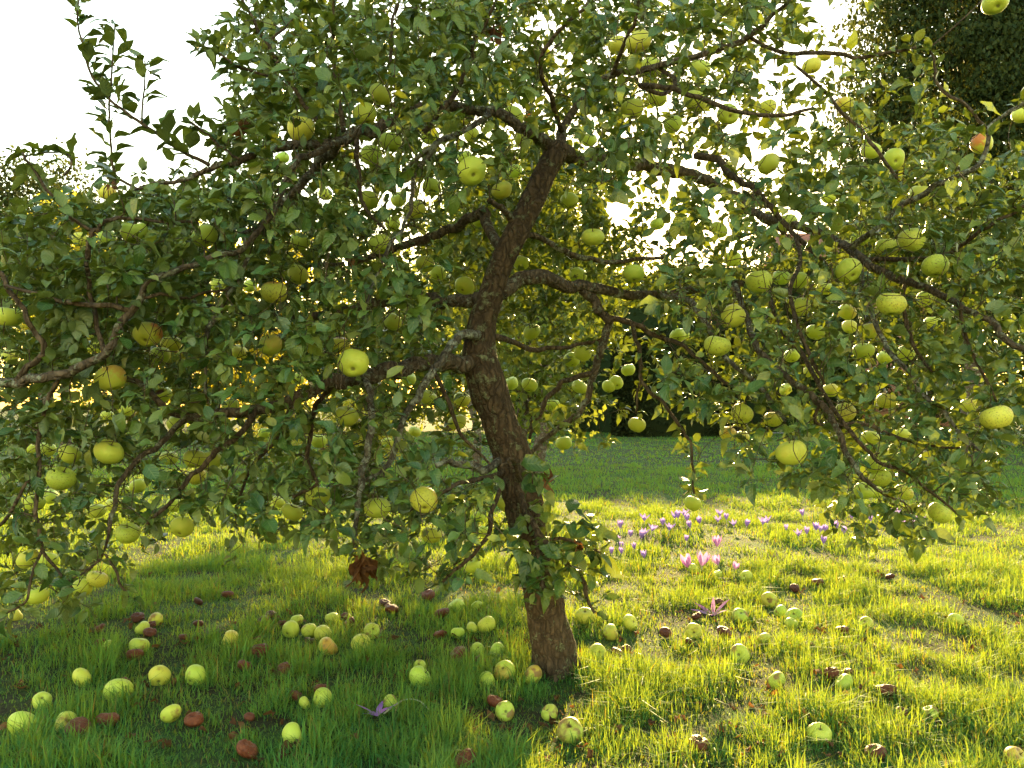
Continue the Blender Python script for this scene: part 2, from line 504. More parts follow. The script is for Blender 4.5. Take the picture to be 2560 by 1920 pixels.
# ------------------------------------------------------------------ apple data (photo pixel, diameter in photo pixels)
# hanging: x, y, d, yellow, blush, flags ; flags: c calyx to viewer, b bitten, l lobed, t tall, s scabby
HANG = [
 (752,321,66,.9,0,'t'),(335,579,68,.3,0,'b'),(512,590,64,.3,0,''),(268,482,44,.9,.3,''),(706,395,38,0,0,''),
 (198,599,42,.8,.6,''),(268,595,46,.2,0,''),(750,603,50,.3,0,''),(813,486,36,.5,0,''),(912,288,62,.5,0,''),
 (951,237,60,.5,0,''),(976,356,56,.3,0,''),(928,387,52,.2,0,'t'),(1075,340,46,.4,0,'c'),(1180,428,74,.35,0,'c'),
 (1161,393,40,.2,0,''),(1254,476,54,.6,0,''),(1287,428,40,.2,0,''),(1309,346,50,.5,.2,''),(1282,292,54,.3,0,'c'),
 (1079,468,47,.4,0,'c'),(1039,525,54,.6,0,''),(998,498,42,.4,0,''),(922,500,52,.4,.1,''),(951,610,60,.4,0,''),
 (982,560,40,.4,0,''),(1204,550,46,.3,0,''),(1423,502,48,.4,0,''),(1482,593,56,.5,0,''),(1544,113,52,.9,.8,''),
 (1596,105,66,.9,.9,''),(1628,171,56,.4,0,''),(1581,272,60,.5,0,''),(1643,245,50,.4,0,''),(1682,311,50,.2,0,''),
 (1472,350,42,.3,0,''),(1180,338,42,.6,0,''),(1643,560,40,.4,0,''),(1750,171,55,.4,0,''),(1737,253,60,.5,0,'s'),
 (1820,286,54,.4,0,'c'),(2030,165,48,1,.7,''),(2060,140,34,.7,.3,''),(1918,268,46,.7,.7,''),(2112,260,44,.9,.4,''),
 (1922,410,58,.5,.2,''),(2178,375,50,.4,.1,''),(2235,398,54,.4,.2,'c'),(2454,358,52,.8,.8,'t'),(2489,6,64,.4,0,'c'),
 (2554,288,46,.6,0,''),(2301,486,58,.5,.1,''),(2073,494,38,.4,0,''),(1970,558,50,.4,0,'s'),(2279,599,66,.4,.1,'s'),
 (2151,595,46,.4,0,''),(2217,618,58,.5,0,'s'),(1797,575,46,.4,0,''),(23,792,66,.4,0,''),(369,836,68,.6,.8,'c'),
 (428,860,50,.8,.5,''),(276,945,72,.6,.5,''),(400,889,52,.4,0,''),(686,731,68,.7,.6,'s'),(746,687,54,.6,0,''),
 (544,712,38,.5,.4,''),(626,714,34,.3,0,''),(678,862,64,.4,.3,'l'),(599,879,42,.6,.2,''),(848,861,50,.8,.6,''),
 (883,908,76,.45,0,'c'),(408,986,46,.4,0,'b'),(315,1025,38,.5,0,'b'),(577,1014,45,.3,0,''),(268,1040,32,.5,0,''),
 (439,1060,46,.4,0,''),(272,1130,70,.45,.1,''),(117,1124,44,.4,0,''),(78,1122,28,.5,0,''),(175,1134,56,.4,0,''),
 (152,1196,70,.3,0,'s'),(422,1145,46,.4,0,'s'),(486,1146,56,.5,.1,''),(526,1153,54,.45,0,''),(494,1192,46,.7,.3,'s'),
 (346,1215,42,.4,0,''),(307,1227,34,.3,0,''),(795,1240,60,.45,0,''),(731,1280,56,.4,0,''),(696,1254,34,.5,0,''),
 (241,1277,46,.4,0,''),(284,1262,40,.4,.1,''),(124,1241,42,.3,0,''),(86,1258,48,.3,0,''),(435,1262,38,.3,0,''),
 (797,1103,40,.3,0,''),(661,1083,30,.2,0,''),(867,1041,60,.4,0,''),(743,947,36,.3,0,''),(27,889,42,.4,.2,''),
 (237,866,38,.5,0,''),(1062,659,50,.5,0,''),(1095,683,42,.4,0,''),(1161,714,48,.5,0,'c'),(982,805,48,.4,.1,''),
 (1070,994,46,.4,0,''),(1155,998,42,.6,.1,''),(1143,1056,46,.5,.1,''),(1021,947,40,.4,0,''),(1037,1079,32,.5,0,''),
 (967,1107,30,.6,0,''),(1456,883,46,.5,0,''),(1429,900,42,.4,0,''),(1330,830,46,.4,0,''),(1278,959,38,.4,0,''),
 (1324,963,42,.4,0,''),(1381,1013,40,.3,0,''),(1410,1108,40,.4,0,''),(1540,957,36,.5,0,'c'),(1522,966,36,.5,.1,''),
 (1592,1062,46,.6,.3,''),(1449,967,42,.4,0,''),(1445,690,46,.4,0,''),(1585,683,54,.3,0,''),(1694,840,40,.4,0,'c'),
 (1060,1250,68,.75,.35,'cs'),(1270,1258,56,.5,0,''),(943,1270,64,.4,0,''),(1571,925,36,.4,0,''),(1303,657,44,.5,0,''),
 (1898,704,68,.4,0,'s'),(1953,694,46,.2,0,''),(1995,700,50,.4,0,'b'),(2122,677,64,.4,.1,'c'),(2338,665,66,.4,0,'s'),
 (1832,790,60,.6,.1,'t'),(1999,768,54,.5,0,''),(2229,760,72,.55,.1,'s'),(2118,780,44,.7,.3,''),(1793,864,66,.45,0,'s'),
 (1706,838,36,.4,0,''),(2038,830,46,.4,0,''),(2172,827,48,.6,.3,''),(2124,817,38,.6,.2,''),(2159,877,52,.4,0,''),
 (2266,883,44,.5,0,''),(2213,893,42,.5,0,''),(1964,974,32,.6,0,''),(2075,976,40,.6,.2,''),(2217,1002,52,.7,.2,'s'),
 (1855,1035,54,.6,.1,'s'),(1819,1085,42,.8,.4,'s'),(1855,1093,38,.6,.2,''),(1933,1048,46,.7,.2,'ls'),(1978,1132,76,.5,.1,'l'),
 (2112,1031,54,.6,.2,'s'),(2491,1044,74,.8,.35,'s'),(2176,1095,44,.6,0,''),(2256,1085,40,.6,0,''),(2423,1013,42,.7,.2,''),
 (2188,1159,54,.4,0,''),(2200,1196,54,.4,0,'s'),(2159,1227,48,.2,0,''),(2190,1231,34,.4,0,''),(2260,1231,46,.6,.2,'s'),
 (2349,1283,58,.5,.1,'s'),(1731,1258,42,.4,.1,''),(2314,745,44,.6,0,''),(1832,648,44,.4,0,''),(2485,656,34,.6,0,''),
 (1980,889,40,.4,0,''),(2330,807,42,.6,0,''),(2030,932,42,.6,.1,''),(2062,722,42,.5,0,''),(70,1397,56,.5,.15,''),
 (120,1400,46,.3,0,''),(319,1334,58,.3,0,'s'),(455,1317,56,.5,0,'c'),(93,1488,54,.3,0,''),(206,1470,50,.4,.05,'c'),
 (243,1447,50,.7,.35,'s'),(10,1297,38,.4,0,''),(1198,1290,30,.1,0,''),(1212,1329,38,.2,0,''),(1180,1412,44,.2,0,''),
 (1079,1338,50,.5,0,''),(1462,1540,48,.6,.1,''),
]
# fallen, still sound: x, y, d, yellow, blush
FALL = [
 (50,1807,75,.35,0),(161,1799,56,.8,.3),(200,1692,50,.6,.1),(290,1723,70,.4,0),(101,1745,46,.5,0),(395,1686,54,.5,0),
 (486,1686,54,.55,0),(573,1597,45,.9,.15),(344,1607,49,.5,0),(270,1610,30,.5,0),(354,1566,36,.6,0),(387,1546,37,.6,0),
 (424,1782,50,.6,0),(729,1830,62,.4,0),(805,1739,52,.5,0),(760,1754,32,.7,.1),(725,1570,46,.4,0),(772,1573,40,.6,0),
 (807,1577,47,.6,0),(818,1610,52,.8,.5),(741,1548,32,.3,0),(828,1540,34,.5,0),(35,1533,36,.8,0),(901,1603,50,.7,0),
 (928,1575,41,.5,.1),(1140,1509,46,.5,0),(1192,1513,30,.4,0),(1217,1560,46,.5,.1),(1180,1568,32,.3,0),(1143,1579,36,.4,0),
 (1048,1690,57,.4,0),(1048,1663,36,.3,0),(1194,1618,36,.4,0),(1243,1622,42,.4,0),(1217,1694,44,.5,0),(1262,1675,54,.8,.4),
 (1332,1684,50,.8,.4),(1262,1774,50,.3,0),(976,1756,46,.4,0),(1425,1820,68,.6,.15),(1375,1778,44,.6,.1),(1575,1554,43,.5,0),
 (1527,1577,42,.6,.2),(1493,1630,46,.6,0),(1852,1537,42,.6,0),(1988,1533,44,.4,0),(1953,1525,34,.5,0),(1980,1556,32,.5,0),
 (1735,1574,44,.6,0),(1852,1632,50,.6,0),(1943,1696,50,.5,.05),(1912,1593,36,.7,.5),(2168,1556,38,.6,0),(2114,1700,44,.5,0),
 (2052,1828,60,.5,0),(1735,1420,30,.7,.1),(1867,1439,32,.7,0),(1925,1498,40,.6,.2),(2392,1548,40,.6,0),(2328,1782,42,.4,0),
 (2544,1894,56,.9,.4),(1795,1434,24,.7,0),
]
# fallen and rotten: x, y, d, dark
ROT = [
 (190,1815,60,.35),(266,1791,58,.05),(482,1797,48,0),(614,1871,58,0),(610,1661,42,0),(647,1626,47,0),(568,1482,30,.4),(494,1500,26,.8),
 (494,1556,26,.7),(373,1577,32,.3),(342,1540,34,.6),(247,1568,28,.3),(657,1548,30,.8),(675,1533,28,.7),(334,1634,44,.2),(249,1603,30,.3),
 (313,1698,26,.1),(708,1669,42,.2),(741,1735,36,.3),(801,1719,44,.15),(622,1789,28,.2),(774,1599,28,.9),(377,1560,24,.4),(704,1556,24,.2),
 (459,1591,26,.5),(1237,1750,44,0),(1163,1898,64,.1),(1146,1632,48,.3),(1200,1647,30,.2),(1101,1581,32,.2),(1105,1529,40,.4),(1070,1482,36,.3),
 (961,1504,32,.7),(978,1517,40,.2),(873,1552,32,.2),(866,1538,26,.3),(1544,1628,30,.3),(1567,1620,28,.3),(1664,1579,32,.4),(1600,1638,24,.3),
 (2219,1723,52,.2),(2081,1679,36,.1),(2118,1677,30,.4),(2192,1875,56,.3),(2108,1570,36,.2),(1811,1574,38,.4),(1725,1603,32,.1),(1749,1855,54,.2),
 (2108,1445,26,.3),(2046,1453,32,.3),(1988,1467,26,.5),(2227,1439,24,.6),(1743,1537,28,.5),(1803,1506,28,.2),(2256,1778,32,.5),
]
A_SIZE = 0.085
def hang_depth(d):
    return float(np.clip(A_SIZE * F / d, 2.3, 4.75))
HP = [(P(a[0], a[1], hang_depth(a[2])), a[2] * hang_depth(a[2]) / F / 2) for a in HANG]      # centre, radius
def ground_apple(x, y, d):
    g = G(x, y + .40 * d)
    r = d * g[1] / F / 2
    return g, r
FP = [ground_apple(*a[:3]) for a in FALL]
RP = [ground_apple(*a[:3]) for a in ROT]
#==GROUND==

# ------------------------------------------------------------------ ground, path, grass
def axis(dense_lo, dense_hi, step, far):
    a = np.arange(dense_lo, dense_hi + 1e-6, step)
    g = []; s = step; v = dense_hi
    while v < far:
        s *= 1.35; v += s; g.append(v)
    h = []; s = step; v = dense_lo
    while v > -far:
        s *= 1.35; v -= s; h.append(v)
    return np.concatenate([h[::-1], a, g])
gx = axis(-8, 8, .16, 900); gy = axis(0, 14, .16, 900)
XX, YY = np.meshgrid(gx, gy)
gv = np.stack([XX, YY, gh(XX, YY) + np.where(np.hypot(XX, YY - 5) < 9, .012 * (fbm(XX * 3, YY * 3, 5) - .5), 0) - .006], -1).reshape(-1, 3)
nx = len(gx)
ii = (np.arange(len(gy) - 1)[:, None] * nx + np.arange(nx - 1)[None, :]).ravel()
gq = np.stack([ii, ii + 1, ii + nx + 1, ii + nx], -1)
kind(obj("lawn", mesh_tris("lawn", gv, gq, M['ground'])), "structure")

pv = []
for k, x in enumerate(np.linspace(9.5, 26, 30)):
    pv += [(x, 31.0 + .25 * math.sin(x * .3), .03), (x, 32.3 + .25 * math.sin(x * .3), .03)]
pf = [(2 * i, 2 * i + 2, 2 * i + 3, 2 * i + 1) for i in range(29)]
kind(obj("path", mesh_faces("path", np.array(pv), pf, M['path'])), "structure")

TRUNK_BASE = G(1392, 1655)

def build_grass():
    pos = []; hts = []; wid = []; fresh = []
    def layer(z0, z1, dens, h, w, edge=1.25):
        area = .62 * edge * (z1 * z1 - z0 * z0) + 1.3 * (z1 - z0) * (z1 < 6)
        n = int(area * dens)
        u = rng.random(n)
        z = np.sqrt(z0 * z0 + u * (z1 * z1 - z0 * z0))
        x = (rng.random(n) * 2 - 1) * (.62 * edge * z + (.65 if z1 < 6 else 0))
        cl = fbm(x * 5.5, z * 5.5, 11, 3)
        big = fbm(x * .9, z * .9, 21, 3)
        px, py = proj(np.stack([x, z, 0 * x], -1))
        bare = np.exp(-(((px - 520) / 480) ** 2 + ((py - 1660) / 95) ** 2)) * .55
        bare += np.exp(-(((px - 1090) / 260) ** 2 + ((py - 1700) / 90) ** 2)) * .35
        bare += np.exp(-(((px - 1900) / 420) ** 2 + ((py - 1740) / 110) ** 2)) * .18
        lush = np.exp(-(((px - 700) / 700) ** 2 + ((py - 1900) / 80) ** 2)) * .35
        lush += np.exp(-(((px - 990) / 130) ** 2 + ((py - 1650) / 60) ** 2)) * .3
        d = 1.9 * (cl - .40) + .9 * (big - .42) - bare * .5 + lush + .55
        keep = rng.random(n) < np.clip(d, .48, 1)
        x, z, cl, big, d = x[keep], z[keep], cl[keep], big[keep], d[keep]
        n = len(x)
        hh = h * np.clip(.05 + 2.9 * (cl - .24) * (.55 + .55 * np.clip(d, 0, 1)), .24, 1.7) * rng.uniform(.4, 1.25, n)
        pos.append(np.stack([x, z], -1)); hts.append(hh)
        wid.append(w * rng.uniform(.6, 1.3, n)); fresh.append(np.clip(d, 0, 1))
    layer(1.6, 3.4, 12200, .074, .0030)
    layer(3.4, 5.2, 7900, .068, .0036)
    layer(5.2, 8.5, 3300, .062, .0054)
    layer(8.5, 14, 950, .055, .009)
    layer(14, 34, 150, .05, .020)
    p = np.vstack(pos); h = np.concatenate(hts); w = np.concatenate(wid); fr = np.concatenate(fresh)
    # nothing grows inside fallen apples or the trunk, and little right in front of them
    ok = np.ones(len(p), bool)
    for (g, r) in FP + RP + [(G(943, 1806), .045), (G(1745, 1435), .04)]:
        dx = p[:, 0] - g[0]; dy = p[:, 1] - (g[1] + r * .3)
        ok &= np.hypot(dx, dy) > r * .82
        fr_zone = (np.abs(dx) < r * .95) & (dy < 0) & (dy > -r * 4.2)
        h = np.where(fr_zone, np.minimum(h, r * rng.uniform(.4, 1.9, len(h))), h)
    ok &= np.hypot(p[:, 0] - TRUNK_BASE[0], p[:, 1] - TRUNK_BASE[1] - .04) > .085
    p, h, w, fr = p[ok], h[ok], w[ok], fr[ok]
    n = len(p)
    a = rng.uniform(0, 2 * math.pi, n)                      # lean direction
    lean = np.abs(rng.normal(.62, .48, n)); lean = np.clip(lean, 0, 1.9)
    a2 = a + math.pi / 2 + rng.normal(0, .5, n)             # width direction
    z0 = gh(p[:, 0], p[:, 1]) - .008
    V = np.zeros((n, 5, 3), np.float32)
    for lv, (t, wf) in enumerate(((0, .85), (.52, .95), (1.0, 0))):
        off = h * lean * (t ** 1.7) ; zz = h * (t - .32 * lean * t ** 2.2)
        cx = p[:, 0] + np.cos(a) * off; cyy = p[:, 1] + np.sin(a) * off; cz = z0 + zz
        ww = w * wf * .5
        if lv < 2:
            V[:, 2 * lv] = np.stack([cx - np.cos(a2) * ww, cyy - np.sin(a2) * ww, cz], -1)
            V[:, 2 * lv + 1] = np.stack([cx + np.cos(a2) * ww, cyy + np.sin(a2) * ww, cz], -1)
        else:
            V[:, 4] = np.stack([cx, cyy, cz], -1)
    tri = np.array([[0, 1, 3], [0, 3, 2], [2, 3, 4]])
    T = (np.arange(n)[:, None, None] * 5 + tri[None]).reshape(-1, 3)
    # blade colour: fresh green to straw
    big = fbm(p[:, 0] * 1.3, p[:, 1] * 1.3, 33, 3)
    dry = np.clip(rng.normal(.25, .22, n) + .55 * (.5 - fr) + .5 * (big - .5), 0, 1)
    straw = rng.random(n) < (.03 + .10 * (1 - fr))
    c0 = np.array([.042, .20, .05]); c1 = np.array([.105, .20, .042]); c2 = np.array([.20, .17, .07])
    c = c0 + (c1 - c0) * dry[:, None]
    c = np.where(straw[:, None], c2 * rng.uniform(.6, 1.1, n)[:, None], c)
    c *= rng.uniform(.8, 1.2, n)[:, None]
    C = np.ones((n, 5, 4), np.float32); C[:, :, :3] = c[:, None, :]
    me = mesh_tris("grass", V.reshape(-1, 3), T, M['grass'], True, None, {"gcol": ('FLOAT_COLOR', C.reshape(-1, 4))})
    o = kind(obj("grass", me), "stuff")
    o["label"] = "grass of the lawn with straw blades and worn bare patches"
    return n
NG = build_grass()

# ------------------------------------------------------------------ background trees, hedge, house
def leaf_cloud(c, size, axis_bias=(0, 0, 0), spread=1.0, seed=0):
    """Small folded leaves (2 triangles each) at points c."""
    r = np.random.default_rng(seed)
    n = len(c)
    ax = r.normal(0, 1, (n, 3)) * spread + np.asarray(axis_bias)
    ax /= np.linalg.norm(ax, axis=1)[:, None]
    up = r.normal(0, .8, (n, 3)) + np.array([0, 0, .8])
    sd = np.cross(ax, up); sd /= np.linalg.norm(sd, axis=1)[:, None] + 1e-9
    nm = np.cross(sd, ax)
    L = (size * r.uniform(.6, 1.25, n))[:, None]
    W = L * .30
    V = np.stack([c, c + ax * L * .5 + sd * W + nm * W * .35, c + ax * L - nm * L * .12, c + ax * L * .5 - sd * W + nm * W * .35], 1)
    T = (np.arange(n)[:, None, None] * 4 + np.array([[0, 1, 2], [0, 2, 3]])[None]).reshape(-1, 3)
    lv = np.repeat(r.random(n), 4)
    return V.reshape(-1, 3), T, lv

def blob_points(blobs, n, clump, seed, shell=.45):
    r = np.random.default_rng(seed)
    blobs = np.asarray(blobs, float)
    vol = blobs[:, 3] * blobs[:, 4] * blobs[:, 5]; pb = vol / vol.sum()
    k = max(20, n // 26)
    bi = r.choice(len(blobs), k, p=pb)
    d = r.normal(0, 1, (k, 3)); d /= np.linalg.norm(d, axis=1)[:, None]
    rad = r.random(k) ** shell
    cc = blobs[bi, :3] + d * rad[:, None] * blobs[bi, 3:6]
    ci = r.integers(0, k, n)
    return cc[ci] + r.normal(0, 1, (n, 3)) * clump * np.array([1, 1, .7]), cc

def bg_tree(name, label, base, trunk_r, trunk_top, blobs, n, size, mat, clump=.22, seed=1, bias=(0, 0, -.5), group=None, cat="tree", shell=.45, limbs=8, barkmat='bark_limb'):
    r = np.random.default_rng(seed)
    base = np.asarray(base, float)
    root = empty(name, base)
    top = np.asarray(trunk_top, float) - base
    c = spline(np.array([[0, 0, -.05], top * .35 + np.array([r.normal(0, .05), r.normal(0, .05), 0]), top * .7 + np.array([r.normal(0, .08), 0, 0]), top]), 8)
    rr = trunk_r * np.linspace(1.15, .45, len(c)); rr[:3] *= np.array([1.35, 1.18, 1.05])
    obj("trunk", tube_mesh("trunk", c, rr, M[barkmat], 14, .16, seed), root)
    rel = np.asarray(blobs, float).copy(); rel[:, :3] -= base
    pts, cc = blob_points(rel, n, clump, seed, shell)
    lim_v = []; lim_f = []; off = 0
    for k in range(limbs):
        tgt = cc[r.integers(0, len(cc))]
        s = c[r.integers(len(c) // 2, len(c))]
        mid = (s + tgt) / 2 + np.array([0, 0, .15]) * r.uniform(-1, 1)
        lc = spline(np.array([s, mid, tgt]), 6)
        v, q, _ = tube(lc, np.linspace(trunk_r * .38, .008, len(lc)), 6, .1, k)
        lim_v.append(v); lim_f.append(q + off); off += len(v)
    obj("limbs", mesh_tris("limbs", np.vstack(lim_v), np.vstack(lim_f), M[barkmat]), root)
    V, T, lv = leaf_cloud(pts, size, bias, 1.0, seed)
    obj("crown", mesh_tris("crown", V, T, M[mat], False, None, {"lv": ('FLOAT', lv)}), root)
    return tag(root, label, cat, group)

def at(px, Z):
    x = (px - 1280) * Z / F
    return np.array([x, Z, float(gh(x, Z))])
def hy(py, Z):      # height above ground of photo row py at distance Z
    return P(1280, py, Z)[2]

# orchard tree straight behind: it throws the shade over the left foreground
b = at(1330, 12.0)
bg_tree("orchard_tree", "round leafy orchard tree behind the leaning apple trunk", b, .10, b + np.array([.25, 0, 2.3]),
        [(b[0] - .15, 12.0, 2.95, .95, 1.0, .85), (b[0] + .75, 12.1, 2.75, .60, .8, .75), (b[0] - .9, 12.2, 3.2, .7, .8, .8),
         (b[0] - .2, 12.2, 4.0, 1.0, .9, .7)],
        19000, .10, 'leaf_far', .15, 3, group="trees across the lawn", shell=.4)
b = at(1185, 12.4)  # added tree, its crown shaped to break up the sunlit band at mid-left
bg_tree("orchard_tree", "slender tree added beside the leaning trunk to shade the mid-left lawn", b, .06, b + np.array([.05, 0, 1.7]),
        [(b[0] + .1, 12.4, 2.1, .5, .6, .5), (b[0] + .5, 12.5, 2.4, .5, .6, .5), (b[0] + .0, 12.4, 2.8, .5, .6, .5)],
        4200, .08, 'leaf_far', .13, 14, group="trees across the lawn", shell=.5)
b = at(1300, 7.0)
bg_tree("young_tree", "low sunlit young apple tree just right of the leaning trunk", b, .045, b + np.array([.1, .1, 1.3]),
        [(b[0] + .12, 7.0, 1.25, .45, .45, .50), (b[0] + .38, 7.05, .98, .28, .4, .36), (b[0] + .30, 7.0, 1.55, .40, .45, .35)],
        3000, .062, 'leaf_far', .09, 5, group="trees across the lawn")
b = at(800, 14.0)
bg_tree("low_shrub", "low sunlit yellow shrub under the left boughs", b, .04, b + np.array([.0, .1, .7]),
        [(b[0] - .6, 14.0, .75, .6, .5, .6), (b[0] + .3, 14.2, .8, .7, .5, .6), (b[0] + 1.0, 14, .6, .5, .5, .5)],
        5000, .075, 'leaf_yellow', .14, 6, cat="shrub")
b = at(120, 26.0)
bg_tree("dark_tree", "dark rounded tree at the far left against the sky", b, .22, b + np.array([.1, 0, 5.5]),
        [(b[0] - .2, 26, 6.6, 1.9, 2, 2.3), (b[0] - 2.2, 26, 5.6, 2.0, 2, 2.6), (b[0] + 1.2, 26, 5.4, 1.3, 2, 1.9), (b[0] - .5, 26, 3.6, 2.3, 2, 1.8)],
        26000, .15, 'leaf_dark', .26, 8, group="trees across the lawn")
b = at(165, 19.0)
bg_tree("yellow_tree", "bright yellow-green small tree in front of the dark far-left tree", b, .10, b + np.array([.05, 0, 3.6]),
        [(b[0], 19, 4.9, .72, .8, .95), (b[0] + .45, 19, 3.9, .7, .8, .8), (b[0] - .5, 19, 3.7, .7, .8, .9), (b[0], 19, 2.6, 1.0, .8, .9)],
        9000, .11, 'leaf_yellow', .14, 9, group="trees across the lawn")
# tall tree at the right with hanging foliage
b = at(2425, 14.5)
tall = [(b[0] - 1.7, 14.4, 5.4, .8, .8, 1.3), (b[0] - 1.3, 14.6, 3.6, .9, .8, 1.1), (b[0] - .2, 14.4, 2.9, .9, .7, .8), (b[0] - .3, 14.6, 8.6, 1.5, 1.4, 2.0), (b[0] + 1.2, 14.4, 8.0, 1.4, 1.3, 2.2), (b[0] - 1.25, 14.4, 6.7, .95, 1.1, 1.9), (b[0] - .1, 14.0, 6.2, 1.2, 1.0, 1.9),
        (b[0] + 1.2, 14.1, 5.6, 1.1, 1.1, 1.9), (b[0] - .9, 14.2, 4.6, .75, .8, 1.2), (b[0] + .3, 14.0, 4.0, 1.0, .8, 1.1), (b[0] + 1.3, 14.2, 3.6, .9, .8, 1.0)]
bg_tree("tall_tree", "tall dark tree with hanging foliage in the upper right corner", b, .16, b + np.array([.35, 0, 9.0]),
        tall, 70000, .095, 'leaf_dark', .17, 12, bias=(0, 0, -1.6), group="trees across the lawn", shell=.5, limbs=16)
# boundary trees, one by one
WOOD = [(330, 36, 8.2, 2.4, 'leaf_far', "leafy boundary tree right of the yellow-green far-left tree"),
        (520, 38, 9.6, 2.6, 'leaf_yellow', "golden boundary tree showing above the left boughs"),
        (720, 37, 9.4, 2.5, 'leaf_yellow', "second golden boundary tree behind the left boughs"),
        (930, 36, 8.2, 2.4, 'leaf_far', "green boundary tree behind the middle of the left boughs"),
        (1120, 36, 7.2, 2.3, 'leaf_far', "green boundary tree behind the bend of the leaning trunk"),
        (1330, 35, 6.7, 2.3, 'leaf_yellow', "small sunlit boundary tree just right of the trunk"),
        (1480, 36, 6.9, 2.4, 'leaf_far', "small boundary tree left of the clipped hedge"),
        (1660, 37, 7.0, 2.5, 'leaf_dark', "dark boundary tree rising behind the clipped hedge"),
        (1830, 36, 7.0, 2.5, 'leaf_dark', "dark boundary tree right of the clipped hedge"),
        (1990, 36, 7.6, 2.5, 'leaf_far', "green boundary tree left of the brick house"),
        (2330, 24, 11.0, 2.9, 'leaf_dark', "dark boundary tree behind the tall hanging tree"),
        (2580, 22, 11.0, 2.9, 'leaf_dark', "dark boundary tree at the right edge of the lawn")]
for i, (px, Z, h, r, mt, lab) in enumerate(WOOD):
    b = at(px, Z)
    bg_tree("boundary_tree", lab, b, .15, b + np.array([.1, 0, h * .6]),
            [(b[0], Z, h - r * .75, r * .8, r * .8, r * .75), (b[0] - r * .5, Z, h * .5, r * .75, r * .8, r * .7), (b[0] + r * .5, Z + .3, h * .48, r * .75, r * .8, r * .7),
             (b[0], Z - .2, h * .2 + .2, r * 1.05, r * .8, h * .2)],
            10000, .24, mt, .26, 40 + i, group="trees along the garden boundary", limbs=6)

# clipped dark hedge
def hedge(name, label, p0, p1, Z, h, mat, nl, size, hd, bumpy, seed):
    x0, x1 = (p0 - 1280) * Z / F, (p1 - 1280) * Z / F
    cx, hw = (x0 + x1) / 2, (x1 - x0) / 2
    V = []; nu, nv = 60, 22
    for j in range(nv):
        t = j / (nv - 1)
        for i in range(nu):
            a = 2 * math.pi * i / nu
            e = .35
            sx = math.copysign(abs(math.cos(a)) ** e, math.cos(a)); sy = math.copysign(abs(math.sin(a)) ** e, math.sin(a))
            k = 1.0 if t < .85 else math.cos((t - .85) / .15 * 1.35) ** .6
            jit = 1 + .03 * (float(fbm(i * .4, j * .7, 3)) - .5); hz = bumpy * (float(fbm(sx * hw * .5 + 40, seed, seed, 2)) - .5)
            V.append((sx * hw * k * jit, sy * hd * k * jit, (h + hz) * min(1, t / .93)))
    V = np.array(V)
    f = [(j * nu + i, j * nu + (i + 1) % nu, (j + 1) * nu + (i + 1) % nu, (j + 1) * nu + i) for j in range(nv - 1) for i in range(nu)]
    f.append(tuple((nv - 1) * nu + i for i in range(nu)))
    root = empty(name, (cx, Z, 0))
    obj("hedge_core", mesh_faces("hedge_core", V * np.array([.96, .96, .985]), f, M[mat], True, None, {"lv": ('FLOAT', np.full(len(V), .2))}), root)
    r = np.random.default_rng(seed)
    fi = r.integers(0, len(f) - 1, nl); q = np.array(f[:-1])[fi]
    u = r.random((len(fi), 1)); w = r.random((len(fi), 1))
    c = (V[q[:, 0]] * (1 - u) + V[q[:, 1]] * u) * (1 - w) + (V[q[:, 3]] * (1 - u) + V[q[:, 2]] * u) * w
    c += r.normal(0, .03 + bumpy * .1, c.shape)
    v, T, lv = leaf_cloud(c, size, (0, -.3, .5), 1, 5)
    obj("foliage", mesh_tris("hedge_foliage", v, T, M[mat], False, None, {"lv": ('FLOAT', lv)}), root)
    tag(root, label, "hedge")
hedge("clipped_hedge", "dark clipped yew hedge block at the end of the lawn", 1538, 1835, 29, hy(835, 29), 'leaf_yew', 20000, .13, .9, .12, 4)
hedge("lawn_shade_screen", "tall dark evergreen screen added behind the clipped hedge to shade the far lawn", 1260, 2130, 34, 6.2, 'leaf_dark', 22000, .22, 1.1, .7, 8)  # added evergreen wall; its level top keeps the far lawn in shade

def box_mesh(name, x0, x1, y0, y1, z0, z1, mat):
    v = np.array([(x, y, z) for x in (x0, x1) for y in (y0, y1) for z in (z0, z1)])
    return mesh_faces(name, v, [(0, 1, 3, 2), (4, 6, 7, 5), (0, 4, 5, 1), (2, 3, 7, 6), (0, 2, 6, 4), (1, 5, 7, 3)], mat, False)
def house():
    Z = 44.0; xc = (2190 - 1280) * Z / F
    root = empty("brick_house", (xc, Z, 0))
    obj("wall", box_mesh("wall", -4.2, 4.2, 0, 6, 0, 7.6, M['brick']), root)
    v = np.array([(-4.6, -.4, 7.5), (4.6, -.4, 7.5), (4.6, 6.4, 7.5), (-4.6, 6.4, 7.5), (-4.2, 3, 10.6), (4.2, 3, 10.6)])
    rf = obj("roof", mesh_faces("roof", v, [(0, 1, 5, 4), (2, 3, 4, 5), (1, 2, 5), (3, 0, 4), (3, 2, 1, 0)], M['roof'], False), root)
    obj("chimney", box_mesh("chimney", 2.4, 3.1, 2.6, 3.4, 9.6, 11.8, M['brick']), rf)
    for wx in (-2.6, 0, 2.6):
        for wz in (1.0, 4.4):
            fr = obj("window", box_mesh("window", wx - .6, wx + .6, -.06, .02, wz, wz + 1.5, M['frame']), root)
            obj("pane", box_mesh("pane", wx - .5, wx - .04, -.075, -.05, wz + .1, wz + 1.4, M['glass']), fr)
            obj("pane", box_mesh("pane", wx + .04, wx + .5, -.075, -.05, wz + .1, wz + 1.4, M['glass']), fr)
    dr = obj("door", box_mesh("door", -1.75, -.95, -.05, .02, 0, 2.1, M['frame']), root)
    tag(root, "brick house glimpsed through the right boughs", "house")
house()
#==TREE==

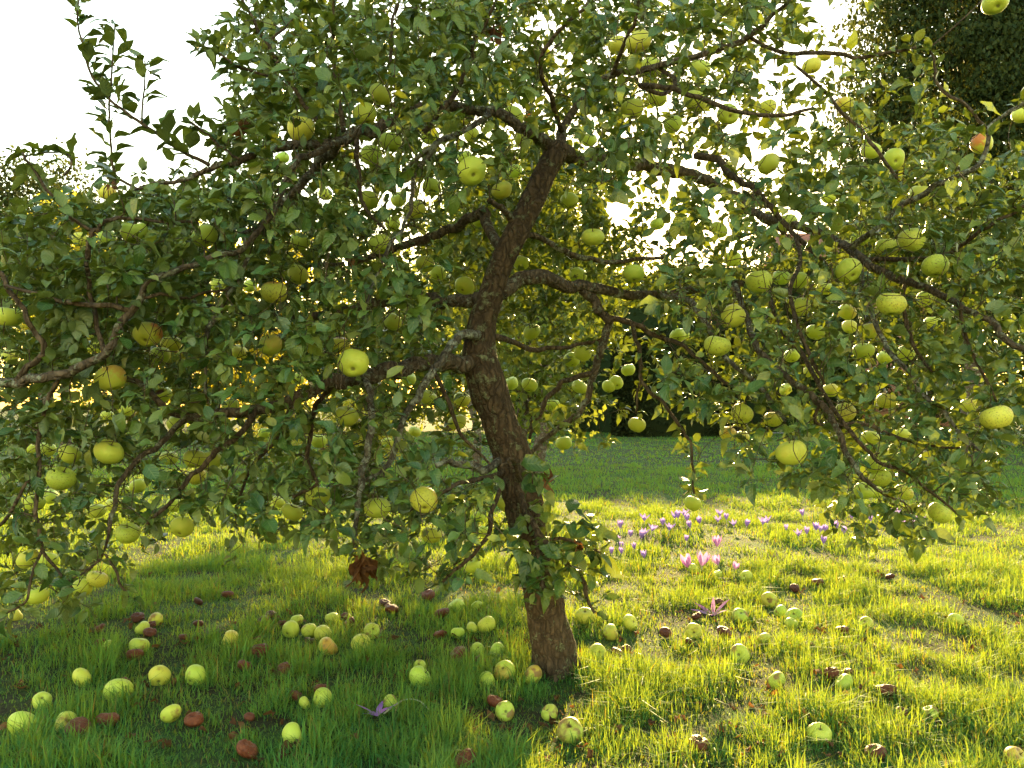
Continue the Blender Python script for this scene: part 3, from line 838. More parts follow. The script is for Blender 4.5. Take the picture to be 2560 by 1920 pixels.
# ------------------------------------------------------------------ the apple tree
TREE = empty("apple_tree", TRUNK_BASE)
tag(TREE, "old leaning apple tree spreading across the whole view", "tree")
TB = np.asarray(TRUNK_BASE, float)

def line3(pts):
    """rows (px, py, Z, half width in photo px) -> rows (x, y, z, radius)"""
    return np.array([[*P(a, b_, z), hw * z / F] for a, b_, z, hw in pts])

TRUNK = [(1400, 1690, 3.18, 58), (1387, 1645, 3.19, 52), (1374, 1580, 3.19, 50), (1362, 1520, 3.20, 50), (1342, 1420, 3.20, 49), (1318, 1300, 3.21, 47), (1298, 1200, 3.22, 46),
         (1278, 1130, 3.22, 46), (1240, 1030, 3.22, 46), (1210, 940, 3.21, 46), (1198, 880, 3.21, 42), (1205, 810, 3.21, 35), (1222, 757, 3.20, 32), (1246, 680, 3.20, 30), (1276, 610, 3.20, 30),
         (1320, 525, 3.22, 30), (1362, 435, 3.24, 29), (1388, 385, 3.25, 29), (1398, 365, 3.26, 27)]
def build_trunk():
    p = spline(line3(TRUNK), 12)
    c, r = p[:, :3], p[:, 3]
    sides = 44
    t, N, B = frames(c)
    th = np.linspace(0, 2 * math.pi, sides, endpoint=False)
    s = np.concatenate([[0], np.cumsum(np.linalg.norm(np.diff(c, axis=0), axis=1))])
    cx = np.cos(th); sx = np.sin(th)
    amp = np.interp(s, [0, .3, 1.0, 1.6, 2.2], [1.0, 1.0, .8, .5, .4])[:, None]
    a = th[None, :] / (2 * math.pi)
    # furrows run along the trunk; integer lattice period around it
    def pn(k, fs, seed):
        u = a * k; v = s[:, None] * fs
        n0 = fbm(u + 0 * v, v + 0 * u, seed, 3); n1 = fbm(u - k + 0 * v, v + 0 * u, seed, 3)
        wgt = np.clip((a - .85) / .15, 0, 1)
        return n0 * (1 - wgt) + n1 * wgt - .5
    d = .30 * pn(9, 7, 1) + .20 * pn(20, 18, 2) + .16 * pn(3, 3.5, 3)
    rr = r[:, None] * (1 + amp * d)
    # scar ridges on the sawn limb side and buttress at the foot
    foot = np.exp(-(s / .10) ** 2)[:, None]
    rr = rr * (1 + foot * (.20 * np.cos(4 * th + .6)[None, :].clip(-.4) + .03))
    v = c[:, None, :] + rr[:, :, None] * (cx[None, :, None] * N[:, None, :] + sx[None, :, None] * B[:, None, :])
    n = len(c)
    i = np.arange(n - 1)[:, None] * sides; j = np.arange(sides)[None, :]; k = (j + 1) % sides
    q = np.stack([i + j, i + k, i + sides + k, i + sides + j], -1).reshape(-1, 4)
    v = v.reshape(-1, 3) - TB
    faces = [tuple(f) for f in q] + [tuple(range((n - 1) * sides, n * sides))]
    obj("trunk", mesh_faces("trunk", v, faces, M['bark']), TREE)
    return p
TP = build_trunk()

# limbs and branches: (name, bark, leafy, [(px, py, Z, half width px)...])
BR = [
 # fork of the trunk
 ("limb", 'bark_limb', 0, [(1392,378,3.26,22),(1345,340,3.2,17),(1301,315,3.1,15),(1230,285,3.05,14),(1140,262,3.0,14),(1044,268,2.95,15),(967,315,2.9,15),(901,334,2.87,15),(850,352,2.82,14),(739,362,2.75,13),(622,397,2.7,10),(544,416,2.65,8),(498,432,2.62,7),(455,453,2.6,6),(389,461,2.58,5),(338,476,2.55,4)]),
 ("limb", 'bark_limb', 0, [(1395,380,3.27,23),(1440,395,3.35,20),(1511,406,3.5,19),(1600,415,3.65,18),(1690,425,3.75,17),(1770,450,3.8,15),(1840,495,3.85,14),(1900,540,3.85,11),(1960,585,3.8,8)]),
 ("branch", 'bark_limb', 0, [(1398,372,3.26,17),(1412,320,3.3,13),(1450,250,3.3,10),(1520,190,3.25,9),(1600,175,3.2,9),(1700,152,3.1,9),(1778,128,3.05,9),(1856,97,3.0,8),(1894,74,2.95,7),(1933,39,2.9,6),(1985,-8,2.85,5)]),
 # right bough
 ("limb", 'bark_limb', 0, [(1236,748,3.2,22),(1266,722,3.22,20),(1316,699,3.27,20),(1394,706,3.33,19),(1456,722,3.4,17),(1569,737,3.5,13),(1647,737,3.58,11),(1740,720,3.6,10),(1830,705,3.6,9),(1920,715,3.55,7)]),
 ("branch", 'bark_limb', 0, [(1456,724,3.4,14),(1490,760,3.42,13),(1515,795,3.43,12),(1520,820,3.44,11),(1507,854,3.45,11),(1487,920,3.46,10),(1472,990,3.47,9),(1449,1029,3.48,9),(1395,1070,3.5,7),(1336,1122,3.52,6),(1310,1150,3.53,5)]),
 ("branch", 'twig', 0, [(1482,932,3.46,8),(1414,951,3.48,7),(1390,975,3.5,7),(1367,998,3.5,6),(1342,1050,3.52,6),(1322,1098,3.54,4)]),
 ("branch", 'twig', 0, [(1516,792,3.43,9),(1588,811,3.4,8),(1647,842,3.36,7),(1705,865,3.3,6),(1770,915,3.2,5),(1815,960,3.1,4)]),
 ("branch", 'twig', 1, [(1582,813,3.4,7),(1590,845,3.38,6),(1600,881,3.36,6),(1604,951,3.33,5.5),(1630,985,3.3,5),(1659,1009,3.28,5),(1705,1075,3.22,4.5),(1727,1107,3.2,4),(1732,1170,3.18,3.5),(1734,1235,3.16,3)]),
 ("branch", 'twig', 0, [(1604,948,3.33,4),(1592,985,3.35,3.5),(1590,1030,3.36,3)]),
 ("branch", 'twig', 0, [(1238,842,3.22,9),(1290,862,3.3,7),(1340,872,3.36,7),(1400,868,3.42,6),(1450,862,3.46,5),(1500,850,3.5,5)]),
 ("branch", 'bark_limb', 0, [(1290,590,3.22,9),(1340,590,3.28,8),(1400,625,3.33,8),(1470,650,3.38,7),(1560,650,3.4,6),(1660,640,3.38,5)]),
 # big left boughs
 ("limb", 'bark_limb', 0, [(1205,892,3.2,28),(1153,904,3.15,24),(1100,907,3.1,22),(1044,912,3.05,21),(1005,924,3.0,21),(900,947,2.95,20),(836,958,2.9,19),(739,990,2.85,17),(622,1025,2.8,15),(540,1042,2.78,13),(467,1044,2.76,11),(400,1010,2.75,9),(350,963,2.75,8),(300,930,2.74,6)]),
 ("limb", 'bark_limb', 0, [(1222,745,3.2,20),(1188,753,3.25,18),(1120,750,3.32,17),(1044,749,3.4,16),(947,757,3.45,15),(850,775,3.45,13),(760,790,3.42,11),(660,790,3.4,9),(560,770,3.35,7),(470,755,3.3,5)]),
 ("limb", 'bark_limb', 0, [(1262,640,3.22,14),(1215,545,3.4,14),(1200,533,3.42,14),(1142,564,3.5,13),(1083,587,3.52,12),(1017,614,3.52,11),(940,640,3.5,9),(850,660,3.45,7),(760,665,3.4,6)]),
 ("branch", 'bark_limb', 0, [(1285,560,3.2,12),(1262,528,3.15,10),(1240,512,3.12,8),(1222,500,3.1,8)]),
 ("branch", 'bark_lichen', 0, [(1195,838,3.15,14),(1165,836,3.08,13),(1130,858,3.0,12),(1099,904,2.95,11),(1068,947,2.92,11),(1033,1005,2.9,10),(1005,1060,2.88,9),(986,1138,2.86,8),(950,1180,2.84,6),(905,1205,2.82,5)]),
 ("branch", 'bark_lichen', 0, [(912,950,2.9,9),(920,970,2.85,10),(926,1029,2.8,10),(925,1107,2.76,10),(904,1184,2.74,9),(895,1262,2.72,8),(890,1320,2.71,7),(886,1372,2.7,6.5)]),
 ("branch", 'twig', 0, [(1086,935,3.0,7),(1100,960,3.02,6),(1130,1030,3.04,6),(1155,1090,3.06,5),(1200,1135,3.06,4),(1228,1160,3.05,3)]),
 # branch that sweeps round the left foreground
 ("branch", 'bark_limb', 0, [(855,354,2.8,12),(790,380,2.7,10),(738,410,2.6,10),(706,478,2.5,9),(675,540,2.45,9),(610,618,2.4,8.5),(540,640,2.38,8),(439,679,2.35,9),(373,706,2.34,9),(331,772,2.33,10),(288,842,2.33,11),(253,889,2.34,12),(175,928,2.36,13),(100,945,2.38,13),(39,957,2.4,13),(-20,962,2.42,13)]),
 ("branch", 'twig', 1, [(325,778,2.33,8),(272,768,2.31,7.5),(187,761,2.3,7),(132,749,2.3,6),(54,726,2.3,5),(10,715,2.3,4)]),
 ("branch", 'twig', 0, [(39,957,2.4,9),(78,912,2.38,8.5),(110,870,2.36,8),(78,803,2.34,7),(39,749,2.33,7),(0,683,2.32,6.5),(-30,640,2.32,6)]),
 ("branch", 'twig', 1, [(345,748,2.33,6),(400,735,2.35,5),(460,742,2.38,4.5),(540,730,2.4,4),(590,715,2.42,3)]),
 ("branch", 'bark_lichen', 1, [(620,645,2.42,6),(564,753,2.45,7),(517,827,2.46,7),(514,870,2.46,6),(515,912,2.47,5),(516,990,2.47,4)]),
 ("branch", 'twig', 1, [(218,650,2.36,8),(225,600,2.35,8),(240,575,2.35,7),(272,548,2.35,6),(334,548,2.36,5),(408,554,2.38,4.5),(482,556,2.4,4)]),
 ("branch", 'twig', 1, [(236,580,2.35,6),(200,558,2.34,5),(167,533,2.33,5),(117,474,2.32,4.5),(74,408,2.31,4),(55,380,2.3,3)]),
 ("branch", 'twig', 0, [(260,885,2.34,7),(240,800,2.4,6.5),(225,720,2.4,6.5),(218,650,2.36,6)]),
 # upright shoots at the upper left
 ("branch", 'twig', 2, [(525,414,2.64,6),(447,373,2.6,5.5),(369,319,2.58,5),(323,288,2.56,4.5),(249,222,2.54,4),(225,180,2.53,3.5),(205,110,2.52,3),(194,50,2.52,2.5),(200,-5,2.52,2)]),
 ("branch", 'twig', 2, [(345,474,2.58,4),(292,440,2.57,4),(276,380,2.56,3.5),(275,320,2.55,3),(274,249,2.55,3),(280,155,2.54,2.5),(290,62,2.54,2)]),
 ("branch", 'twig', 2, [(354,309,2.57,3),(358,240,2.56,2.5),(362,150,2.56,2)]),
 ("branch", 'twig', 2, [(600,400,2.66,4.5),(560,372,2.64,4),(520,340,2.63,3.5),(470,300,2.62,2.5)]),
 ("branch", 'twig', 2, [(160,440,2.4,3.5),(180,405,2.4,3),(150,382,2.4,2.5),(60,390,2.4,2)]),
 ("branch", 'twig', 2, [(790,300,2.8,7),(740,230,2.78,6),(690,150,2.75,5.5),(650,80,2.74,5),(605,0,2.72,4),(590,-40,2.72,4)]),
 ("branch", 'twig', 2, [(670,190,2.76,4),(600,170,2.74,3.5),(545,133,2.72,3),(500,110,2.72,2.5)]),
 ("branch", 'twig', 2, [(665,110,2.74,4),(720,60,2.76,3.5),(780,0,2.78,3),(800,-30,2.78,3)]),
 ("branch", 'twig', 2, [(860,330,2.85,8),(845,240,2.83,6),(832,150,2.82,5),(830,60,2.8,4),(838,-20,2.8,3)]),
 ("branch", 'twig', 1, [(1060,330,2.9,8),(1099,288,2.86,7),(1138,233,2.84,7),(1173,163,2.82,6),(1184,117,2.8,5.5),(1219,50,2.78,5),(1245,-10,2.76,4)]),
 ("branch", 'twig', 2, [(985,200,2.9,5),(978,130,2.9,4.5),(980,60,2.9,4),(1000,0,2.9,3.5)]),
 ("branch", 'bark_lichen', 0, [(1190,270,3.0,8),(1220,283,2.95,8),(1160,325,2.9,8),(1110,350,2.87,9),(1070,372,2.85,8),(1040,400,2.84,7),(1000,440,2.83,6)]),
 ("branch", 'bark_lichen', 1, [(1100,352,2.86,7),(1070,390,2.84,7),(1035,440,2.82,6.5),(1030,500,2.8,6),(1012,560,2.78,5.5),(970,620,2.75,5),(940,690,2.73,4.5),(905,800,2.7,4)]),
 ("branch", 'twig', 0, [(890,340,2.86,8),(893,400,2.84,7),(898,480,2.82,6),(920,530,2.8,5),(960,570,2.8,4)]),
 ("branch", 'bark_lichen', 0, [(845,355,2.8,15),(820,390,2.85,15),(770,450,2.9,13),(720,500,2.95,10),(660,560,3.0,8),(600,590,3.0,6)]),
 # top centre and right shoots
 ("branch", 'twig', 1, [(1405,330,3.28,8),(1370,230,3.1,7),(1350,150,3.0,6),(1390,85,2.95,5.5),(1450,30,2.9,5),(1480,-10,2.9,4)]),
 ("branch", 'twig', 1, [(1530,190,3.25,7),(1560,110,3.1,6),(1590,50,3.0,5),(1600,-20,2.95,4)]),
 ("branch", 'twig', 1, [(1640,165,3.18,6),(1690,200,3.1,6),(1660,235,3.0,6),(1600,215,2.9,7),(1640,215,2.85,8),(1700,229,2.82,7),(1778,257,2.8,7),(1856,280,2.8,6),(1953,288,2.8,5.5),(2038,272,2.8,4)]),
 ("branch", 'twig', 1, [(1870,90,3.0,6),(1950,130,2.95,6),(2027,132,2.9,6),(2089,134,2.86,6),(2151,144,2.83,5.5),(2225,132,2.8,5),(2290,120,2.78,4)]),
 ("branch", 'twig', 1, [(1990,165,2.95,4),(2060,225,2.9,4.5),(2112,288,2.86,5),(2159,334,2.84,5),(2202,389,2.82,5),(2240,450,2.82,5)]),
 ("branch", 'twig', 1, [(1739,389,3.7,11),(1797,404,3.6,10),(1828,439,3.5,9),(1883,470,3.4,9),(1933,521,3.35,8),(1990,590,3.25,7),(2060,650,3.15,6)]),
 # right side boughs
 ("limb", 'bark_limb', 0, [(1900,540,3.85,12),(1985,560,3.6,12),(2070,590,3.4,12),(2147,640,3.2,12),(2198,679,3.1,12),(2264,706,3.0,11),(2338,729,2.9,10),(2392,760,2.8,9),(2446,788,2.72,9),(2485,811,2.68,9),(2516,850,2.64,9),(2575,880,2.6,8)]),
 ("branch", 'bark_lichen', 1, [(2130,620,3.2,9),(2200,560,3.05,8),(2280,500,2.95,8),(2338,463,2.88,8),(2392,439,2.84,8),(2447,412,2.8,7),(2468,350,2.77,6),(2470,323,2.76,6),(2509,288,2.73,6),(2575,245,2.7,6)]),
 ("branch", 'twig', 1, [(2466,322,2.76,5),(2419,268,2.78,5),(2353,226,2.8,4.5),(2338,175,2.8,4),(2325,120,2.8,3)]),
 ("branch", 'twig', 1, [(2160,650,3.18,7),(2260,650,3.0,7),(2360,640,2.9,6),(2450,580,2.8,6),(2510,545,2.75,5),(2570,510,2.7,4)]),
 ("branch", 'bark_limb', 0, [(1835,706,3.6,9),(1860,780,3.35,9),(1885,850,3.1,9),(1906,885,3.0,9),(1972,947,2.88,9),(2030,990,2.8,9),(2069,1029,2.74,8.5),(2100,1079,2.7,8),(2120,1141,2.67,7.5),(2147,1184,2.65,7),(2174,1211,2.64,6),(2220,1240,2.63,4)]),
 ("branch", 'twig', 1, [(1920,714,3.55,7),(1949,815,3.2,7),(2011,893,3.0,6.5),(2060,980,2.85,6),(2116,1068,2.75,6),(2159,1118,2.7,5.5),(2205,1157,2.68,5),(2252,1176,2.66,4.5),(2330,1230,2.65,4),(2400,1290,2.64,3)]),
 ("branch", 'bark_lichen', 1, [(2140,640,3.2,7),(2180,780,2.95,7),(2221,873,2.85,7),(2275,932,2.78,6.5),(2310,990,2.75,6),(2361,1033,2.72,6),(2400,1083,2.7,5),(2439,1118,2.68,4),(2480,1150,2.66,3)]),
 ("branch", 'twig', 1, [(2264,706,3.0,6),(2255,760,2.95,6),(2275,834,2.9,6),(2300,890,2.88,5),(2330,930,2.85,4)]),
 ("branch", 'bark_lichen', 1, [(1647,738,3.58,8),(1700,745,3.4,8),(1739,768,3.25,8),(1789,850,3.1,8),(1820,900,3.05,7),(1887,955,2.95,6.5),(1933,1013,2.88,6),(1964,1052,2.82,5)]),
 ("branch", 'twig', 1, [(2050,1010,2.78,5),(2038,1056,2.8,5),(2100,1062,2.8,5),(2167,1060,2.8,5),(2244,1095,2.78,5),(2322,1114,2.76,4),(2400,1120,2.75,3)]),
 ("branch", 'twig', 1, [(1990,590,3.25,6),(2000,650,3.1,6),(1975,720,2.95,6),(1990,800,2.85,6),(2030,900,2.78,5.5),(2060,960,2.75,4)]),
 ("branch", 'twig', 1, [(2400,765,2.8,5),(2410,830,2.8,5),(2440,900,2.78,4.5),(2480,980,2.76,4),(2492,1010,2.75,3)]),
 # hanging lower left
 ("branch", 'bark_limb', 0, [(467,1044,2.76,9),(400,1110,2.7,8),(345,1150,2.66,7),(300,1210,2.62,7),(285,1270,2.6,6),(270,1330,2.58,5)]),
 ("branch", 'twig', 1, [(640,1022,2.8,9),(600,1090,2.72,8),(540,1130,2.68,8),(480,1190,2.64,7),(420,1260,2.6,6),(370,1310,2.58,5)]),
 ("branch", 'twig', 1, [(150,940,2.38,6),(120,1000,2.4,6),(98,1080,2.42,6),(95,1180,2.42,6),(95,1290,2.42,5.5),(105,1380,2.42,5),(150,1430,2.42,4),(185,1470,2.42,3)]),
 ("branch", 'twig', 1, [(104,1378,2.42,4.5),(80,1440,2.42,4),(60,1510,2.42,3.5),(10,1535,2.42,2.5)]),
 ("branch", 'twig', 1, [(275,1320,2.58,4),(255,1390,2.58,3.5),(205,1435,2.58,3)]),
 ("branch", 'twig', 1, [(262,1385,2.58,3.5),(295,1440,2.58,3.5),(322,1495,2.58,3)]),
 ("branch", 'twig', 1, [(-20,1330,2.5,5),(20,1290,2.45,5),(60,1220,2.42,4.5),(88,1170,2.42,4)]),
 ("branch", 'twig', 1, [(836,958,2.9,8),(800,1000,2.95,7),(780,1060,3.0,7),(770,1150,3.0,6),(790,1210,3.0,5),(730,1245,3.0,4)]),
 ("branch", 'twig', 1, [(739,990,2.85,7),(690,1100,2.9,6),(640,1150,2.92,5),(600,1240,2.94,4),(590,1290,2.94,3)]),
 # dead-ended and fruiting shoots left of the trunk
 ("branch", 'bark_lichen', 0, [(1255,1150,3.2,11),(1210,1176,3.1,11),(1170,1163,3.05,10),(1120,1155,3.0,8),(1090,1160,2.98,7)]),
 ("branch", 'twig', 1, [(1258,1180,3.18,8),(1200,1200,3.05,7),(1150,1210,2.98,6),(1085,1240,2.92,5),(1020,1280,2.88,4)]),
 ("branch", 'twig', 1, [(1262,1200,3.17,7),(1235,1270,3.08,6.5),(1218,1330,3.05,6),(1180,1390,3.03,5.5),(1140,1425,3.02,5),(1105,1455,3.02,3.5)]),
 ("branch", 'twig', 1, [(1300,1230,3.16,9),(1325,1290,3.05,9),(1360,1345,2.98,8.5),(1410,1400,2.94,8),(1450,1445,2.92,7),(1470,1500,2.92,5),(1485,1530,2.92,4)]),
 ("branch", 'twig', 1, [(1375,1348,2.97,5),(1430,1350,2.95,5),(1470,1365,2.94,4),(1500,1380,2.94,3)]),
 ("branch", 'twig', 1, [(1340,1330,3.0,6),(1345,1400,2.95,6),(1355,1460,2.93,5),(1370,1490,2.92,4)]),
 ("branch", 'twig', 1, [(1300,1200,3.15,7),(1290,1170,3.08,6),(1280,1150,3.0,5),(1250,1165,2.96,4)]),
]
nodes_p = [TP[::4, :3]]; nodes_r = [TP[::4, 3]]
shoot_list = []
vis_lines = []           # visible bough lines, kept clear of most leaves in front
for bi, (nm, bk, leafy, pts) in enumerate(BR):
    q = line3(pts)
    p = spline(q, 7)
    wob = np.stack([fbm(np.arange(len(p)) * .33, np.full(len(p), bi * 3.1 + k), 9, 2) - .5 for k in range(3)], -1)
    p[:, :3] += wob * (p[:, 3:4] * 1.2 + .006) * np.minimum(1, np.arange(len(p)) / 4)[:, None]
    p[:, 3] *= .9
    rmax = p[:, 3].max()
    sides = 16 if rmax > .02 else (10 if rmax > .009 else 7)
    obj(nm, tube_mesh(nm, p[:, :3] - TB, p[:, 3], M[bk], sides, .22 if rmax > .012 else .15, bi, 2.2), TREE)
    nodes_p.append(p[::2, :3]); nodes_r.append(p[::2, 3])
    vis_lines.append(p)
    shoot_list.append((p, leafy))

NP = list(np.vstack(nodes_p)); NR = list(np.concatenate(nodes_r))

# --- crown density read from how the crown fills the view, 80 px cells (row by row)
DENS = [
 "00000002354456853568656651000000",
 "00000013566578863468755421000000",
 "00000003677788886588766321111000",
 "00000004788888887777666432112100",
 "00000013788887755566655332233321",
 "00011234888877655552112344444544",
 "34567888888876556653223566666666",
 "88888888888766555555556777777777",
 "88888888887765555555567777776666",
 "88888888887766544554567777666554",
 "88888887776654334442235666665544",
 "77777776666653223321125555555544",
 "66556666555543222221024555555554",
 "66544555555543221111002444555543",
 "66544434554443221000000123455433",
 "65543223444454430000000001344321",
 "55533101334444431000000000123100",
 "34420001010221300000000000000000",
 "23310000000100000000000000000000",
]
clusters = []            # (point, outward dir, size, leaves, parent needed)
trunk_px = np.array([(a, b_, hw) for a, b_, z, hw in TRUNK], float)
def trunk_gap(px, py):
    """true where the trunk is plainly visible in the photograph"""
    if py > 1150: return False
    i = np.argmin(np.abs(trunk_px[:, 1] - py))
    cx = np.interp(-py, -trunk_px[:, 1], trunk_px[:, 0])
    return abs(px - cx) < trunk_px[i, 2] + 26
for r_, row in enumerate(DENS):
    for c_, ch in enumerate(row):
        n = int(ch)
        n = rng.poisson(n * (2.75 if r_ < 9 and c_ < 20 else 2.3))
        for _ in range(n):
            px = (c_ + rng.random()) * 80; py = (r_ + rng.random()) * 80
            e = abs(px - 1280) / 1700
            half = 1.15 * math.sqrt(max(.1, 1 - e * e))
            Z = 3.15 + rng.uniform(-1, 1) * half
            if r_ < 4: Z += .1
            if trunk_gap(px, py): Z = rng.uniform(3.55, 4.5)
            elif 1120 < px < 1640 and 480 < py < 1150: Z = rng.uniform(3.4, 4.7)
            Z = max(Z, 2.2)
            clusters.append(P(px, py, Z))
# a fuller band above the frame so the crown does not stop at its edge
for _ in range(330):
    px = rng.uniform(500, 2300); py = rng.uniform(-330, 0)
    clusters.append(P(px, py, rng.uniform(2.5, 4.3)))
for _ in range(260):
    s_ = rng.choice([-1, 1]); px = 1280 + s_ * rng.uniform(1290, 1600); py = rng.uniform(350, 1150)
    clusters.append(P(px, py, rng.uniform(2.4, 3.9)))
clusters = np.array(clusters)

# --- connect every cluster (and every apple stalk) to the nearest wood with a twig
tw_v = []; tw_q = []; tw_off = 0
NPA = np.zeros((60000, 3)); NRA = np.zeros(60000); NN = len(NP)
NPA[:NN] = NP; NRA[:NN] = NR
def add_twig(target, tip_r=.0011, base_max=.0055, seg=5, straight=False):
    global tw_off, NN
    d2 = ((NPA[:NN] - target) ** 2).sum(1)
    # prefer wood that lies towards the trunk so shoots grow outward
    toward = ((NPA[:NN, :2] - TB[:2]) ** 2).sum(1) ** .5 - (((target[:2] - TB[:2]) ** 2).sum()) ** .5
    i = int(np.argmin(d2 + np.where(toward > 0, .02, 0)))
    s = NPA[i]; dist = math.sqrt(d2[i])
    if dist < .015: return target - s
    mid = (s + target) / 2 + rng.normal(0, .10, 3) * dist + np.array([0, 0, rng.uniform(-.10, .12) * dist])
    c = spline(np.array([s, mid, target]), 3 if dist < .2 else 5)
    rb = min(NRA[i] * .8, base_max, .0016 + dist * .008)
    r = np.linspace(max(rb, tip_r), tip_r, len(c))
    v, q, _ = tube(c, r, 5 if rb > .003 else 4)
    tw_v.append(v); tw_q.append(q + tw_off); tw_off += len(v)
    k = c[2::3]; kr = r[2::3]
    NPA[NN:NN + len(k)] = k; NRA[NN:NN + len(k)] = kr; NN += len(k)
    return c[-1] - c[-2]

cdist = np.array([((NPA[:NN] - c) ** 2).sum(1).min() for c in clusters])
order = np.argsort(cdist)
cl_dir = np.zeros_like(clusters)
keepc = np.ones(len(clusters), bool)
for i in order:
    d = add_twig(clusters[i])
    L = np.linalg.norm(d)
    cl_dir[i] = d / L if L > 1e-6 else (0, 0, 1)
stalk_top = []
for (c, r) in HP:
    top = c + np.array([rng.normal(0, .006), rng.normal(0, .006), r * .75 + rng.uniform(.012, .022)])
    add_twig(top, .0015)
    stalk_top.append(top)

# --- leaves
NV = 16
ROWS = 4
def leaf_unit(k):
    r = np.random.default_rng(100 + k)
    curl = r.uniform(-.05, .75) if k % 3 else r.uniform(0, .25); fold = r.uniform(.1, .95); wav = r.uniform(0, .09); wd = r.uniform(.20, .33); twist = r.normal(0, .45)
    V = []; UV = []
    V += [(-.010, -.30, .04), (.010, -.30, .04)]; UV += [(0, 0), (0, 0)]
    T = []
    ts = np.linspace(0, 1, ROWS + 1)
    for i, t in enumerate(ts):
        w = wd * (math.sin(math.pi * min(1, t ** .82)) ** .75 if 0 < t < 1 else 0)
        if i == 0: w = .012
        if i == ROWS: w = .004
        z0 = -curl * t * t
        sh = twist * t
        for sgn in (-1, 0, 1):
            x = sgn * w; z = z0 + (abs(sgn) * fold * w * (1 - .35 * t)) + (wav * math.sin(t * 13 + sgn * 1.7) if sgn else 0)
            xx = x * math.cos(sh) - (z - z0) * math.sin(sh); zz = z0 + x * math.sin(sh) + (z - z0) * math.cos(sh)
            V.append((xx, t * (1 - .25 * curl * t), zz)); UV.append((sgn, t))
    for i in range(ROWS):
        a = 2 + i * 3
        T += [(a, a + 1, a + 4), (a, a + 4, a + 3), (a + 1, a + 2, a + 5), (a + 1, a + 5, a + 4)]
    T += [(0, 1, 4), (0, 4, 2)]
    return np.array(V), np.array(T), np.array(UV, float)
LU = [leaf_unit(k) for k in range(NV)]
LT, LUV = LU[0][1], LU[0][2]
LVERT = np.stack([u[0] for u in LU])

Lp = []; La = []; Ln = []; Ll = []
def add_leaf(p, ax, nm, L):
    Lp.append(p); La.append(ax); Ln.append(nm); Ll.append(L)
def rosette(p, d, n, size):
    d = d / (np.linalg.norm(d) + 1e-9)
    ref = np.array([0, 0, 1.0]) if abs(d[2]) < .9 else np.array([1.0, 0, 0])
    e1 = np.cross(d, ref); e1 /= np.linalg.norm(e1); e2 = np.cross(d, e1)
    a0 = rng.uniform(0, 6.28)
    for k in range(n):
        a = a0 + k * 2.4 + rng.normal(0, .25)
        rad = np.cos(a) * e1 + np.sin(a) * e2
        ax = rad * rng.uniform(.6, 1.1) + d * rng.uniform(.0, .8) + np.array([0, 0, rng.uniform(-.45, .25)])
        ax /= np.linalg.norm(ax)
        nm = d * .6 + np.array([0, 0, .8]) + rng.normal(0, .5, 3)
        L = size * rng.uniform(.5, 1.3)
        base = p - d * rng.uniform(0, .03) + ax * L * .30
        add_leaf(base, ax, nm, L)
for i in range(len(clusters)):
    d = cl_dir[i] * .7 + np.array([0, 0, .45]) + rng.normal(0, .3, 3)
    rosette(clusters[i], d, int(rng.integers(6, 12)), .049)
for top in stalk_top:
    d = np.array([0, 0, .7]) + rng.normal(0, .5, 3)
    rosette(top + np.array([0, 0, .012]), d, int(rng.integers(2, 6)), .052)
for p, leafy in shoot_list:
    seg = np.linalg.norm(np.diff(p[:, :3], axis=0), axis=1); s = np.concatenate([[0], np.cumsum(seg)])
    if leafy == 0:
        step = .13; n_l = (2, 5)
    elif leafy == 1:
        step = .05; n_l = (3, 6)
    else:
        step = .022; n_l = (1, 2)
    pos = np.arange(step * 1.5 if leafy < 2 else .05, s[-1], step)
    for t in pos:
        c = np.array([np.interp(t, s, p[:, k]) for k in range(3)]); rr = np.interp(t, s, p[:, 3])
        j = min(len(p) - 2, np.searchsorted(s, t)); tg = p[min(j + 1, len(p) - 1), :3] - p[max(j - 1, 0), :3]; tg /= np.linalg.norm(tg) + 1e-9
        if leafy < 2:
            d = rng.normal(0, 1, 3); d -= tg * d.dot(tg); d[2] += .3; d /= np.linalg.norm(d)
            rosette(c + d * (rr + .012), d + tg * .4, int(rng.integers(*n_l)), .053)
        else:
            for _ in range(int(rng.integers(1, 3))):
                a = rng.uniform(0, 6.28)
                h = np.array([math.cos(a), .7 * math.sin(a), 0])
                ax = h * .75 + tg * .55 + np.array([0, 0, .12]); ax /= np.linalg.norm(ax)
                nm = np.array([0, 0, 1.0]) - h * .5 + rng.normal(0, .25, 3)
                L = rng.uniform(.055, .088) * (1 - .25 * t / s[-1])
                add_leaf(c + ax * L * .3, ax, nm, L)
    if leafy:
        tg = p[-1, :3] - p[-4, :3]
        rosette(p[-1, :3], tg, int(rng.integers(4, 7)), .05)
for px, py in [(1297,1340),(1365,1310),(1420,1300),(1480,1310),(1345,1450),(1400,1430),(1340,1510),(1390,1480),(1290,1370),(1505,1490),(1470,1420),(1440,1370),
               (1320,1380),(1410,1470),(1375,1430),(1450,1330),(1385,1350),(1425,1400),(1300,1310),(1345,1340),(1370,1520),(1330,1470),(1460,1360),(1490,1390),(1300,1200),(1340,1220),(1280,1160),(1250,1170),(1330,1180),(1270,1215),(1310,1250),(1500,1340),(1380,1380),(1330,1290),(1360,1540),(1310,1440)]:
    rosette(P(px, py, rng.uniform(2.86, 3.05)), np.array([rng.normal(0, .5), -.6, .5]), int(rng.integers(4, 7)), .08)
Lp = np.array(Lp); La = np.array(La); Ln = np.array(Ln); Ll = np.array(Ll)
La /= np.linalg.norm(La, axis=1)[:, None]
Ls = np.cross(La, Ln); Ls /= np.linalg.norm(Ls, axis=1)[:, None] + 1e-9
Ln = np.cross(Ls, La)
